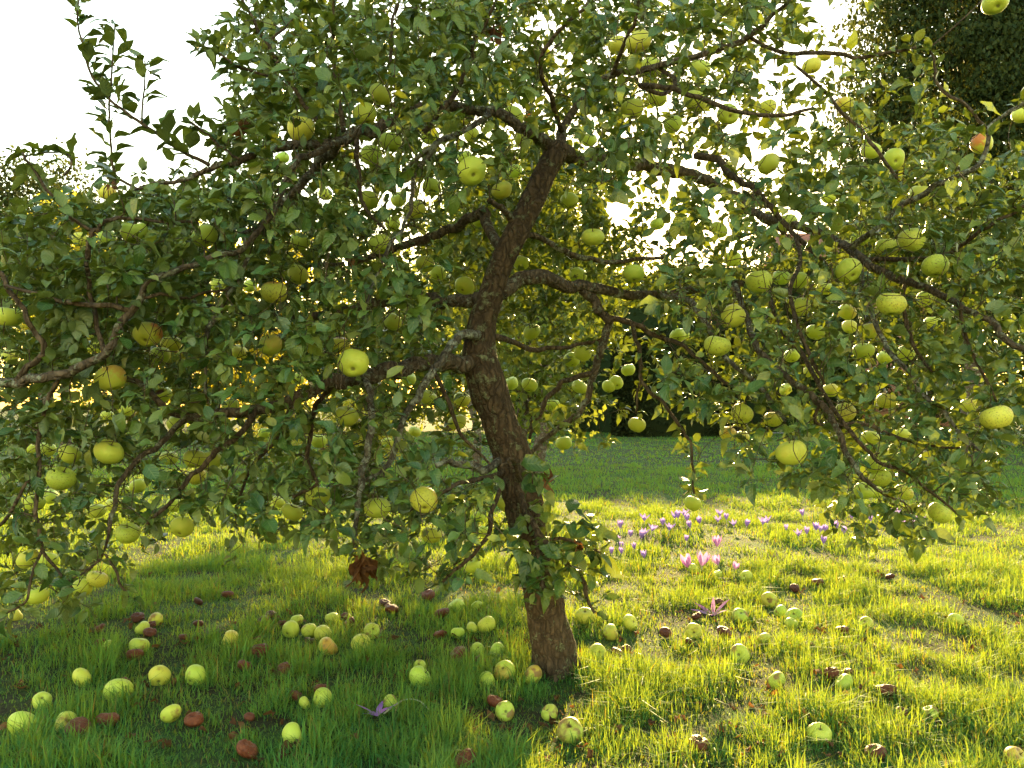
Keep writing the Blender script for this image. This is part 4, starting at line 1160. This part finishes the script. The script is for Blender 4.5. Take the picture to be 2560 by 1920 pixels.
# leaves do not pass through fruit, and few hang right in front of it or of the open boughs
ctr = Lp + La * (Ll * .5)[:, None]
lx, ly = proj(ctr)
keep = np.ones(len(Lp), bool)
for (c, r) in HP:
    keep &= np.linalg.norm(ctr - c, axis=1) > r * 1.02
    ax_, ay_ = proj(c); rp = r * F / c[1]
    front = (np.hypot(lx - ax_, ly - ay_) < rp + (16 if rp > 23 else 8)) & (Lp[:, 1] < c[1] + .03)
    keep &= ~(front & (rng.random(len(Lp)) < np.where(Lp[:, 1] > c[1] - .08, .82, .97)))
for p in vis_lines:
    qx, qy = proj(p[:, :3])
    for k in range(0, len(p), 2):
        near = (np.hypot(lx - qx[k], ly - qy[k]) < 16 + p[k, 3] * F / p[k, 1]) & (Lp[:, 1] < p[k, 1] - .02)
        keep &= ~(near & (rng.random(len(Lp)) < (.72 if p[0, 3] < .02 else .25)))
# the trunk stays open above the low shoots
for k in range(0, len(TP), 3):
    qx, qy = proj(TP[k, :3])
    if qy > 1130 and not (1545 < qy): continue
    near = (np.hypot(lx - qx, ly - qy) < 14 + TP[k, 3] * F / TP[k, 1]) & (Lp[:, 1] < TP[k, 1] + .02)
    keep &= ~near
Lp, La, Ls, Ln, Ll = Lp[keep], La[keep], Ls[keep], Ln[keep], Ll[keep]
n = len(Lp)
var = rng.integers(0, NV, n)
lv = np.clip(rng.beta(2.0, 2.2, n) + .25 * (fbm(Lp[:, 0] * 2, Lp[:, 2] * 2, 77) - .5), 0, .985)
# the leaves that show largest are parts of their own
ctr = Lp + La * (Ll * .5)[:, None]
lx, ly = proj(ctr)
inside = (lx > 15) & (lx < 2545) & (ly > 15) & (ly < 1905)
view = ctr - np.array([0, 0, CAM_H]); vd = np.linalg.norm(view, axis=1)
facing = np.abs((Ln * view).sum(1)) / vd
score = np.where(inside, (Ll / vd) ** 2 * (.15 + facing) * np.exp(-np.maximum(0, vd - 2.3) * 1.2), 0)
big = np.argsort(-score)[:300]
isbig = np.zeros(n, bool); isbig[big] = True
sm = ~isbig
U = LVERT[var[sm]] * Ll[sm][:, None, None]
V = (Lp[sm][:, None, :] + U[:, :, 0:1] * Ls[sm][:, None, :] + U[:, :, 1:2] * La[sm][:, None, :] + U[:, :, 2:3] * Ln[sm][:, None, :])
ns = int(sm.sum()); nvp = LVERT.shape[1]
T = (np.arange(ns)[:, None, None] * nvp + LT[None]).reshape(-1, 3)
me = mesh_tris("foliage", V.reshape(-1, 3) - TB, T, M['leaf'], True, np.tile(LUV, (ns, 1)), {"lv": ('FLOAT', np.repeat(lv[sm], nvp))})
fo = kind(obj("foliage", me, TREE), "stuff")
LM = [mesh_tris("leaf_blade", LU[k][0], LT, M['leaf'], True, LUV, {"lv": ('FLOAT', np.full(nvp, .3))}) for k in range(NV)]
for i in big:
    o = bpy.data.objects.new("leaf", LM[var[i]])
    COL.objects.link(o); o.parent = TREE
    m = np.eye(4); m[:3, 0] = Ls[i] * Ll[i]; m[:3, 1] = La[i] * Ll[i]; m[:3, 2] = Ln[i] * Ll[i]; m[:3, 3] = Lp[i] - TB
    o.matrix_local = Matrix(m.tolist())
kind(obj("twigs", mesh_tris("twigs", np.vstack(tw_v) - TB, np.vstack(tw_q), M['twig']), TREE), "stuff")
print("grass", NG, "leaves", n, "clusters", len(clusters), "nodes", NN)

# withered brown leaf bunches still on the tree
def withered(px, py, Z, w, h, n, seed):
    r = np.random.default_rng(seed)
    Vs = []; Ts = []; off = 0; lvs = []
    top = P(px, py - h / 2, Z)
    for k in range(n):
        u = LVERT[r.integers(0, NV)].copy()
        L = h * Z / F * r.uniform(.55, 1.0)
        u[:, 2] += .25 * np.sin(u[:, 1] * 9 + r.uniform(0, 6)) * .35 - .3 * np.abs(u[:, 0])
        u[:, 0] *= r.uniform(.6, 1.1); u[:, 0] += .15 * np.sin(u[:, 1] * 6 + k)
        ax = np.array([r.normal(0, .28), r.normal(0, .25), -1.0]); ax /= np.linalg.norm(ax)
        a = r.uniform(0, 6.28); sd = np.cross(ax, [math.cos(a), math.sin(a), 0]); sd /= np.linalg.norm(sd); nm = np.cross(sd, ax)
        b0 = top + np.array([r.normal(0, w * Z / F * .22), r.normal(0, .01), -r.uniform(0, .3) * h * Z / F])
        v = b0 + L * (u[:, 0:1] * sd + u[:, 1:2] * ax + u[:, 2:3] * nm)
        Vs.append(v); Ts.append(LT + off); off += len(v); lvs.append(np.full(len(v), r.random()))
    kind(obj("withered_leaves", mesh_tris("withered_leaves", np.vstack(Vs) - TB, np.vstack(Ts), M['dead'], True, None, {"lv": ('FLOAT', np.concatenate(lvs))}), TREE), "stuff")
for i, a in enumerate([(905, 1425, 2.7, 44, 78, 16), (1238, 85, 2.8, 50, 50, 8), (612, 322, 2.6, 44, 46, 9), (280, 470, 2.4, 30, 34, 6), (1375, 1200, 3.15, 40, 50, 5),
                       (880, 660, 2.5, 30, 40, 4), (1440, 1370, 2.9, 30, 40, 4), (1330, 300, 3.0, 30, 46, 4)]):
    withered(*a, 300 + i)
#==APPLES==

# ------------------------------------------------------------------ apples
def apple_mesh(name, seed, mat, nu=30, nv=19, flat=.86, tall=1.0, bite=None, lobe=0.0, rot=0.0):
    r = np.random.default_rng(seed)
    ph = np.linspace(0, math.pi, nv); th = np.linspace(0, 2 * math.pi, nu, endpoint=False)
    o1, o2, o3 = r.uniform(0, 6.28, 3)
    rib = r.uniform(.01, .035); skew = r.normal(0, .05, 2)
    V = []
    for p in ph:
        for t in th:
            rad = math.sin(p) * (1 + .07 * math.cos(p))
            z = math.cos(p) * flat * tall - .34 * math.exp(-(p / .34) ** 2) + .20 * math.exp(-((math.pi - p) / .30) ** 2)
            k = 1 + rib * math.cos(5 * t + o1) * (.35 + .65 * (p / math.pi)) + .035 * math.cos(2 * t + o2) + .02 * math.cos(3 * t + o3)
            if lobe: k *= 1 - lobe * math.exp(-((math.sin((t - .4) / 2)) / .16) ** 2) * math.sin(p)
            x = rad * k * math.cos(t) + skew[0] * z; y = rad * k * math.sin(t) + skew[1] * z
            zz = z * (1 + .07 * math.cos(t + o2) * math.sin(p))
            V.append((x, y, zz))
    V = np.array(V)
    if rot:
        dn = np.array([fbm(v[0] * 2.2 + 7 + v[2] * 1.3, v[1] * 2.2 + 5 - v[2] * 1.7, seed, 4) - .5 for v in V])
        dw = np.array([abs(fbm(v[0] * 4.5 + 20 + v[2] * 3, v[1] * 4.5 - v[2] * 3, seed + 9, 2) - .5) for v in V])
        V *= (1 + rot * dn * 1.3 - rot * .9 * (.25 - dw).clip(0)*2.0)[:, None]
        V[:, 2] *= .80
    bt = np.zeros(len(V))
    if bite is not None:
        c = np.array(bite[:3]); R = bite[3]
        d = V - c; L = np.linalg.norm(d, axis=1)
        m = L < R
        inward = c / np.linalg.norm(c)
        depth = np.sqrt(np.maximum(0, R * R - L * L))
        V = np.where(m[:, None], V - inward * (depth * .95)[:, None], V)
        bt = np.where(m, np.clip((R - L) / .10, 0, 1), 0)
    f = []
    for i in range(nv - 1):
        for j in range(nu):
            a = i * nu + j; b_ = i * nu + (j + 1) % nu
            if i == 0: f.append((a, a + nu, b_ + nu)) if True else None
            elif i == nv - 2: f.append((a, a + nu, b_))
            else: f.append((a, a + nu, b_ + nu, b_))
    return mesh_faces(name, V, f, mat, True, None, {"bite": ('FLOAT', bt)})
AM = [apple_mesh("apple_body", s, M['apple'], flat=fl) for s, fl in ((1, .86), (2, .80), (3, .90), (4, .84), (5, .88), (6, .82), (7, .92))]
AM_T = [apple_mesh("apple_body", 11, M['apple'], tall=1.22)]
AM_L = [apple_mesh("apple_body", 13, M['apple'], nu=44, lobe=.26), apple_mesh("apple_body", 14, M['apple'], nu=44, lobe=.22, flat=.8)]
AM_B = [apple_mesh("apple_body", 15, M['apple'], nu=44, nv=30, bite=(-.45, -.35, .72, .50)), apple_mesh("apple_body", 16, M['apple'], nu=44, nv=30, bite=(.0, -.55, .75, .72))]
RM = [apple_mesh("rotten_apple_body", 30 + s, M['rot'], rot=.10 + .05 * s, nu=34, nv=22) for s in range(6)]
stalk_c = spline(np.array([[0, 0, .30], [.03, .01, .62], [.0, .03, .98]]), 4)
STALK = tube_mesh("stalk", stalk_c, np.linspace(.045, .035, len(stalk_c)), M['stalk'], 6)

# what sets each of the plainest apples apart: place -> (label, short name used to point at its neighbours)
REF = {
 (752,321): ("lone yellow-green oval apple on the upper left limb below the sky", "the lone yellow upper-left apple"),
 (335,579): ("green apple bitten at the top, far upper left among the leaves", "the bitten upper-left apple"),
 (512,590): ("wide green apple partly behind leaves, right of the bitten upper-left apple", "the wide half-hidden upper-left apple"),
 (1180,428): ("biggest bright green apple beside the upper trunk, dark calyx below", "the bright apple beside the upper trunk"),
 (1254,476): ("pale oval apple hanging close to the left of the upper trunk", "the pale oval apple by the trunk"),
 (912,288): ("green apple resting on the dark mossy upper left limb", "the apple on the mossy upper limb"),
 (976,356): ("round green apple just under the mossy upper left limb", "the round apple under the mossy limb"),
 (1039,525): ("smooth yellow-green apple crossed by a thin lichened twig, left of trunk", "the apple crossed by a lichened twig"),
 (951,610): ("large dull green apple in the shade, well left of the trunk", "the large dull apple in shade"),
 (1482,593): ("pale green apple right of the trunk and below the sun", "the pale apple below the sun"),
 (1596,105): ("larger red-blushed apple of the touching pair at the top", "the larger red top apple"),
 (1544,113): ("smaller red-blushed apple of the touching pair at the top", "the smaller red top apple"),
 (1581,272): ("dull green apple above the fork of the trunk, right side", "the dull apple above the fork"),
 (1737,253): ("scabby green apple high up, right of the sun and fork", "the scabby apple above the sun"),
 (2030,165): ("orange apple against bright sky, upper right", "the orange upper-right apple"),
 (1922,410): ("rounded green apple upper right with a faint red shoulder", "the faintly red-shouldered apple"),
 (2235,398): ("rim-lit green apple with dark calyx, right one of an upper-right pair", "the rim-lit upper-right apple"),
 (2454,358): ("tall oblong reddish apple near the right edge", "the oblong reddish apple"),
 (2489,6): ("green apple cut off by the top edge, upper right corner", "the top-edge apple"),
 (2301,486): ("yellow-green apple tucked under leaves below the oblong reddish apple", "the apple tucked under right leaves"),
 (2279,599): ("broad scabby green apple under the upper right bough", "the broad scabby right apple"),
 (23,792): ("green apple cut by the left edge, beside a dark twig", "the left-edge apple"),
 (369,836): ("pink-blushed apple with a dark calyx on the left sweeping branch", "the pink-blushed calyx apple"),
 (276,945): ("yellow apple red on its left cheek, under the sweeping branch", "the red-cheeked yellow apple"),
 (686,731): ("yellow-orange apple with brown spots hanging left of the middle", "the spotted yellow-orange apple"),
 (678,862): ("lobed green apple streaked with brown, left of the middle", "the lobed streaky apple"),
 (883,908): ("largest shining green apple left of the trunk bend", "the largest shining left apple"),
 (867,1041): ("bright green apple cut by a leaf below the largest left apple", "the leaf-cut bright apple"),
 (272,1130): ("wide flat green apple over the bright lawn gap at left", "the wide flat left apple"),
 (152,1196): ("large green apple hanging low at left above the sunlit grass", "the large low left apple"),
 (486,1146): ("left fruit of two fused-looking yellow apples at lower left", "the left twin apple"),
 (526,1153): ("right fruit of two fused-looking yellow apples at lower left", "the right twin apple"),
 (494,1192): ("small yellow apple with a rotten spot under the twin apples", "the rot-spotted apple"),
 (795,1240): ("wide green apple above a dark leaf, left of the lichened stem", "the wide apple by the lichened stem"),
 (1060,1250): ("russet yellow apple facing the viewer, left of the lower trunk", "the russet apple facing us"),
 (1161,714): ("small shining apple with dark calyx just left of the mid trunk", "the shining mid-trunk apple"),
 (982,805): ("shaded green apple below the second left limb", "the shaded second-limb apple"),
 (1143,1056): ("apple left of the trunk, hanging below the lowest limb", "the apple below the lowest limb"),
 (1456,883): ("pale green apple between the dark forked twigs right of trunk", "the apple between forked twigs"),
 (1410,1108): ("round green apple low on the right of the trunk over lawn", "the low round apple right of trunk"),
 (1592,1062): ("yellowish apple among backlit leaves in front of the dark hedge", "the apple before the hedge"),
 (1731,1258): ("small apple at the tip of the lone hanging shoot over lawn", "the hanging-shoot apple"),
 (1898,704): ("large scabby green apple, left of three in a row at right", "the large scabby row apple"),
 (2122,677): ("big apple with dark calyx in the middle of the right crown", "the big right calyx apple"),
 (2338,665): ("large dull green apple high on the far right bough", "the large far-right bough apple"),
 (2229,760): ("large round yellow-green apple in the right crown", "the large round right apple"),
 (1793,864): ("scabby yellow-green apple crossed by a twig right of the hedge top", "the twig-crossed scabby apple"),
 (1832,790): ("tall pale apple beside dark leaves above the hedge", "the tall pale apple"),
 (2217,1002): ("speckled yellow apple in front of the far dark shrubs", "the speckled yellow apple"),
 (1855,1035): ("speckled apple topping a little group above the right lawn", "the speckled group-top apple"),
 (1978,1132): ("largest two-lobed green apple over the shaded lawn at right", "the largest two-lobed apple"),
 (2491,1044): ("large round russet-gold apple near the right edge", "the large russet right-edge apple"),
 (2349,1283): ("lowest right apple among dark drooping leaf tips", "the lowest right apple"),
 (2200,1196): ("scabby green apple in the low right cluster", "the low right cluster apple"),
 (319,1334): ("scabby green apple hanging low left over the sunlit band", "the low scabby left apple"),
 (455,1317): ("flattened green apple with dark calyx underneath, low left", "the flattened low left apple"),
 (70,1397): ("pale flat apple low at far left over sunny grass", "the pale flat far-left apple"),
 (93,1488): ("lowest green apple at the far left twig end", "the lowest far-left apple"),
 (243,1447): ("yellow-red apple beside a dark leaf, lower far left", "the yellow-red low left apple"),
 (1180,1412): ("small dark green apple on the shoot left of the lower trunk", "the small apple on the low shoot"),
 (1462,1540): ("yellowish apple hanging just above the grass right of the trunk foot", "the apple by the trunk foot"),
}
FREF = {
 (50,1807): ("largest green apple on the grass in the bottom left corner", "the largest bottom-left apple"),
 (161,1799): ("yellow apple on the grass touching a dark rotten one, bottom left", "the yellow bottom-left apple"),
 (200,1692): ("green apple with calyx forward on the grass at lower left", "the calyx-forward fallen apple"),
 (290,1723): ("wide pale green apple lying on bare soil at lower left", "the wide pale fallen apple"),
 (395,1686): ("left apple of two level ones on bare ground, lower left", "the left level apple"),
 (486,1686): ("right apple of two level ones on bare ground, with dark hole", "the right level apple"),
 (573,1597): ("yellow dented apple lying alone mid-left on the lawn", "the lone yellow dented apple"),
 (344,1607): ("round pale apple on the grass with rotten ones close around", "the round pale apple among rotten ones"),
 (424,1782): ("green apple sunk deep in the bottom left grass", "the sunken bottom-left apple"),
 (729,1830): ("pale green apple in the bottom grass beside a dark leaf", "the pale apple beside the dark leaf"),
 (805,1739): ("green apple behind grass left of the purple flower", "the apple left of the purple flower"),
 (807,1577): ("right apple of the cluster of three left of centre", "the right apple of the three"),
 (725,1570): ("left apple of the cluster of three left of centre", "the left apple of the three"),
 (818,1610): ("half rotten apple below the cluster of three", "the half rotten apple"),
 (901,1603): ("pale yellow apple on open ground left of the trunk", "the pale yellow open-ground apple"),
 (1140,1509): ("green apple with a dark scar far left behind the trunk foot", "the scarred apple behind the trunk foot"),
 (1217,1560): ("tall green apple in grass near the left of the trunk", "the tall apple left of the trunk"),
 (1048,1690): ("bright green apple in long grass left of the trunk foot", "the bright apple in long grass"),
 (1262,1675): ("reddish-yellow apple in the sun patch left of the trunk foot", "the reddish sun-patch apple"),
 (1332,1684): ("yellow apple lying at the foot of the trunk", "the yellow apple at the trunk foot"),
 (1262,1774): ("dull green apple buried in shaded grass below the trunk", "the dull buried apple"),
 (976,1756): ("green apple right behind the purple flower", "the apple behind the purple flower"),
 (1425,1820): ("large backlit apple in sunny grass at bottom centre", "the large backlit bottom apple"),
 (1575,1554): ("green apple with stalk hollow up, sunny grass right of trunk", "the hollow-up apple right of trunk"),
 (1852,1537): ("green apple in sunny grass below the pink flowers", "the apple below the pink flowers"),
 (1852,1632): ("large green apple in the middle of the sunny grass", "the middle sunny apple"),
 (1943,1696): ("green apple in sunny grass casting a dark patch, right of centre", "the apple with the dark patch"),
 (1988,1533): ("shaded green apple, biggest of three touching in sunny grass", "the biggest of three sunny apples"),
 (2114,1700): ("pale apple below two brown ones in sunny grass", "the pale apple below brown ones"),
 (2052,1828): ("large green apple near the bottom of the sunny grass", "the large low sunny apple"),
 (2168,1556): ("flat green apple alone in the sunny right grass", "the lone flat sunny apple"),
 (2392,1548): ("faint green apple hidden in the far right sunny grass", "the faint far-right apple"),
 (2544,1894): ("tan apple cut by the bottom right corner", "the bottom right corner apple"),
 (1735,1420): ("small apple touching the big pink flowers", "the apple touching the pink flowers"),
}
RREF = {
 (190,1815): ("dark wrinkled rotten apple touching the yellow one, bottom left", ""),
 (614,1871): ("red-brown collapsed rotten apple in the bottom left grass", "the collapsed bottom rotten apple"),
 (1163,1898): ("glossy red-brown rotten apple at the bottom edge, centre", "the bottom-edge rotten apple"),
 (1237,1750): ("orange-brown rotten apple in shaded grass below the trunk", "the orange-brown rotten apple"),
 (2219,1723): ("large smooth brown apple in the sunny right grass", "the large brown sunny apple"),
 (2192,1875): ("dark brown rotten apple near the bottom right", "the dark bottom-right rotten apple"),
 (1749,1855): ("brown rotten apple deep in grass at the bottom, right of centre", "the deep-set brown apple"),
}
def where(dx, dy):
    a = math.degrees(math.atan2(-dy, dx)) % 360
    d = math.hypot(dx, dy)
    w = ["right of", "up and right of", "above", "up and left of", "left of", "down and left of", "below", "down and right of"][int(((a + 22.5) % 360) // 45)]
    return ("just " if d < 75 else "well " if d > 190 else "") + w
used_slots = set(); used_labels = set()
def relational(x, y, what, refs):
    for (rx, ry), name in sorted(refs.items(), key=lambda k: math.hypot(k[0][0] - x, k[0][1] - y)):
        if not name or (rx, ry) == (x, y): continue
        w = where(x - rx, y - ry)
        lab = f"{what} {w} {name}"
        slot = (name, w)
        if slot in used_slots or lab in used_labels or len(lab.split()) > 16: continue
        used_slots.add(slot); used_labels.add(lab)
        return lab
hrefs = {k: v[1] for k, v in REF.items()}
grefs = {k: v[1] for k, v in FREF.items()}
rrefs = dict(grefs); rrefs.update({k: v[1] for k, v in RREF.items() if v[1]})
for d in (REF, FREF, RREF):
    for v in d.values(): used_labels.add(v[0])
def look(d, yel, bl):
    size = "small " if d < 43 else "large " if d > 62 else ""
    return size + ("reddish" if bl >= .5 else "yellowish" if yel >= .65 else "green" if yel > .35 else "dull green")

ar = np.random.default_rng(55)
for i, (x, y, d, yel, bl, fl) in enumerate(HANG):
    c, r = HP[i]
    me = AM_B[i % 2] if 'b' in fl else AM_L[i % 2] if 'l' in fl else AM_T[0] if 't' in fl else AM[int(ar.integers(0, len(AM)))]
    o = obj("hanging_apple", me, None, c)
    if 'c' in fl:
        rot = Euler((math.radians(ar.uniform(-62, -40)), math.radians(ar.normal(0, 12)), ar.uniform(-.3, .3)))
    elif 'b' in fl:
        rot = Euler((ar.normal(0, .15), ar.normal(0, .15), ar.uniform(-.3, .3)))
    else:
        rot = Euler((ar.normal(0, .28), ar.normal(0, .28), ar.uniform(0, 6.28)))
    o.rotation_euler = rot; o.scale = (r, r, r)
    o["yellow"] = float(yel); o["blush"] = float(bl); o["scab"] = 1.0 if 's' in fl else float(ar.uniform(0, .4))
    if (x, y) in REF: lab = REF[(x, y)][0]
    else: lab = relational(x, y, look(d, yel, bl) + " apple hanging", hrefs)
    tag(o, lab, "apple", "apples hanging on the tree")
    if 'c' not in fl:
        obj("stalk", STALK, o)
for i, (x, y, d, yel, bl) in enumerate(FALL):
    g, r = FP[i]
    o = obj("fallen_apple", AM[int(ar.integers(0, len(AM)))], None, (g[0], g[1] + r * .3, g[2] + r * ar.uniform(.34, .62)))
    o.rotation_euler = (ar.uniform(-1.2, 1.2), ar.uniform(-1.2, 1.2), ar.uniform(0, 6.28)); o.scale = (r, r, r)
    o["yellow"] = float(np.clip(yel + ar.normal(0, .2), 0, 1)); o["blush"] = float(bl); o["scab"] = float(ar.uniform(.1, 1.0)); o["bruise"] = float(ar.choice([0, .3, .6, .9, 1.3]))
    lab = FREF[(x, y)][0] if (x, y) in FREF else relational(x, y, look(d + 6, yel, bl) + " fallen apple", grefs)
    tag(o, lab, "apple", "sound apples fallen on the lawn")
    if i % 3 == 0: obj("stalk", STALK, o)
for i, (x, y, d, dk) in enumerate(ROT):
    g, r = RP[i]
    o = obj("rotten_apple", RM[i % len(RM)], None, (g[0], g[1] + r * .3, g[2] + r * ar.uniform(.42, .6)))
    o.rotation_euler = (ar.uniform(-.6, .6), ar.uniform(-.6, .6), ar.uniform(0, 6.28)); o.scale = (r * .98, r * .98, r * .95)
    o["dark"] = float(dk)
    what = ("small " if d < 32 else "") + ("blackened" if dk >= .6 else "dark brown" if dk >= .3 else "reddish brown") + " rotten apple"
    lab = RREF[(x, y)][0] if (x, y) in RREF else relational(x, y, what, rrefs)
    tag(o, lab, "apple", "rotten apples on the lawn")

# ------------------------------------------------------------------ flowers
def petal_unit(open_, wd, seed=0):
    V = []; UV = []
    for i, t in enumerate(np.linspace(0, 1, 7)):
        w = wd * math.sin(math.pi * min(1, (t * .93 + .05) ** 1.15)) ** .8
        out = .06 + (.34 * math.sin(t * 1.9) if open_ < .5 else .15 * t + open_ * t ** 1.4)
        up = t * math.sqrt(max(.15, 1 - (open_ * .75) ** 2))
        for s in (-1, 0, 1):
            V.append((out - abs(s) * w * .35 * (1 - open_ * .5), s * w, up)); UV.append((s, t))
    T = []
    for i in range(6):
        a = i * 3
        T += [(a, a + 1, a + 4, a + 3), (a + 1, a + 2, a + 5, a + 4)]
    return np.array(V), T, np.array(UV, float)
def bloom_mesh(name, open_, wd, mat, n=6):
    Vs = []; Fs = []; Us = []; off = 0
    V, T, UV = petal_unit(open_, wd)
    for k in range(n):
        a = 2 * math.pi * k / n + (.12 if k % 2 else 0); s = 1.0 if k % 2 == 0 else .93
        R = np.array([[math.cos(a), -math.sin(a), 0], [math.sin(a), math.cos(a), 0], [0, 0, 1]])
        Vs.append((V * s) @ R.T); Fs += [tuple(x + off for x in f) for f in T]; Us.append(UV); off += len(V)
    return mesh_faces(name, np.vstack(Vs), Fs, mat, True, np.vstack(Us))
BL = [bloom_mesh("bloom", o_, w, M['petal_lilac']) for o_, w in ((.1, .24), (.3, .24), (.65, .2), (.05, .2))]
def petal_mesh(open_, wd, mat):
    V, T, UV = petal_unit(open_, wd)
    return mesh_faces("petal", V, T, mat, True, UV)
PET = {'pink': [petal_mesh(.30, .18, M['petal_pink']), petal_mesh(.48, .16, M['petal_pink'])], 'purple': [petal_mesh(.95, .17, M['petal_purple'])],
       'rose': [petal_mesh(.95, .15, M['petal_pink'])]}
stem_c = spline(np.array([[0, 0, 0], [.04, 0, .5], [0, 0, 1.0]]), 4)
STEM = tube_mesh("stem", stem_c, np.full(len(stem_c), .055), M['stem_pale'], 6)

CRO = [(1550,1313),(1610,1296),(1577,1336),(1601,1338),(1610,1330),(1657,1307),(1671,1319),(1626,1321),(1687,1290),(1696,1288),(1542,1350),(1552,1364),(1589,1367),(1612,1389),(1529,1379),(1556,1379),
       (1712,1284),(1718,1296),(1751,1301),(1729,1313),(1793,1299),(1799,1284),(1817,1294),(1836,1309),(1863,1309),(1906,1305),(1922,1301),(1716,1348),
       (1964,1321),(1996,1334),(2017,1329),(2042,1319),(2050,1325),(2057,1352),(2067,1323),(2097,1315),(2106,1327),(2009,1284),
       (2131,1292),(2144,1289),(2156,1295),(2179,1297),(2242,1282),(2270,1311),(2276,1294),(2284,1313),(2299,1299)]
ORD = ["first", "second", "third", "fourth", "fifth", "sixth", "seventh", "eighth", "ninth", "tenth", "eleventh", "twelfth", "thirteenth", "fourteenth", "fifteenth", "sixteenth", "seventeenth", "eighteenth"]
zones = [((0, 1702), "the crocuses left of the hanging shoot"), ((1702, 1940), "the crocuses behind the pink flowers"), ((1940, 2120), "the crocuses right of the pink flowers"), ((2120, 2400), "the crocuses under the low right branch")]
for (lo, hi), zn in zones:
    zs = sorted([c for c in CRO if lo <= c[0] < hi])
    for k, (x, y) in enumerate(zs):
        g = G(x, y + 23)
        sc = F / g[1]
        hgt = 24 / sc
        bh = ar.uniform(15, 20) / sc
        root = empty("crocus", g); root.rotation_euler = (ar.normal(0, .12), ar.normal(0, .12), ar.uniform(0, 6.28))
        st = obj("stem", STEM, root, (0, 0, -.005)); st.scale = (bh * .8, bh * .8, hgt - bh * .35)
        obj("bloom", BL[int(ar.integers(0, 4))], root, (0, 0, hgt - bh * .42), None, (bh * 1.0, bh * 1.0, bh * 1.1))
        tag(root, f"lilac crocus, {ORD[k]} from the left among {zn}", "flower", "crocuses in the lawn")

def big_flower(x, y, hpx, bpx, kind_, lab, tilt=(0, 0), openi=0):
    g = G(x, y + hpx); sc = F / g[1]; h = hpx / sc; bh = bpx / sc
    root = empty("autumn_crocus", g); root.rotation_euler = (tilt[0], tilt[1], 0)
    st = obj("stem", STEM, root, (0, 0, -.005)); st.scale = (bh * .8, bh * .8, max(.01, h - bh * .4))
    pm = PET[kind_]
    for k in range(6):
        o = obj("petal", pm[(k + openi) % len(pm)], root, (0, 0, h - bh * .5), (ar.normal(0, .08), ar.normal(0, .08), 2 * math.pi * k / 6 + ar.normal(0, .15)), bh * ar.uniform(.9, 1.08))
    return tag(root, lab, "flower", "autumn crocuses in the lawn")
big_flower(1724, 1402, 26, 36, 'pink', "large pink autumn crocus, left of the touching pair by a fallen apple", (.1, -.25))
big_flower(1752, 1396, 32, 38, 'pink', "large pink autumn crocus, right and taller of the touching pair", (0, .2), 1)
big_flower(1793, 1352, 38, 30, 'pink', "upright pink autumn crocus standing behind the others", (0, 0))
big_flower(1798, 1398, 22, 27, 'pink', "pink autumn crocus leaning left, just right of the big pair", (0, -.35))
big_flower(1836, 1414, 20, 22, 'pink', "small pink autumn crocus at the right of the pink group", (0, .2))
big_flower(1782, 1520, 14, 42, 'rose', "flopped pink autumn crocus low in grass below the pink group", (.2, -.3))
# fallen purple flower with its long pale stem
g = G(943, 1808)
root = empty("fallen_purple_flower", g)
bh = 44 * g[1] / F
for k in range(6):
    obj("petal", PET['purple'][0], root, (0, 0, .022), (ar.normal(0, .2), ar.normal(0, .2) + .1, 2 * math.pi * k / 6 + ar.normal(0, .2)), bh * ar.uniform(.85, 1.1))
sp = [G(960, 1800), G(1000, 1775), G(1025, 1773), G(1050, 1774), G(1072, 1780)]
sp = np.array(sp) - g; sp[:, 2] += np.array([.02, .026, .032, .026, .008])
cst = spline(sp, 6)
obj("stem", tube_mesh("stem", cst, np.linspace(.0026, .0016, len(cst)), M['stem_pale'], 6), root)
tag(root, "purple autumn crocus flower fallen flat with a pale bent stem", "flower")

# leaf litter between the blades
def litter():
    r = np.random.default_rng(91)
    n = 420
    px = r.uniform(-50, 2600, n); py = 1420 + 500 * r.random(n)
    Vs = []; Ts = []; lvs = []
    for k in range(n):
        g = G(px[k], py[k]); u = LVERT[r.integers(0, NV)].copy(); u[:, 2] += .2 * np.sin(u[:, 1] * 7 + k)
        L = r.uniform(.02, .05); a = r.uniform(0, 6.28)
        ax = np.array([math.cos(a), math.sin(a), r.normal(0, .25)]); ax /= np.linalg.norm(ax)
        sd = np.cross(ax, np.array([r.normal(0, .4), r.normal(0, .4), 1])); sd /= np.linalg.norm(sd); nm = np.cross(sd, ax)
        Vs.append(g + np.array([0, 0, .012]) + L * (u[:, 0:1] * sd + u[:, 1:2] * ax + u[:, 2:3] * nm)); Ts.append(LT + k * nvp); lvs.append(np.full(nvp, r.random()))
    o = kind(obj("leaf_litter", mesh_tris("leaf_litter", np.vstack(Vs), np.vstack(Ts), M['dead'], True, None, {"lv": ('FLOAT', np.concatenate(lvs))})), "stuff")
    o["label"] = "withered brown leaves scattered between the grass blades"
litter()
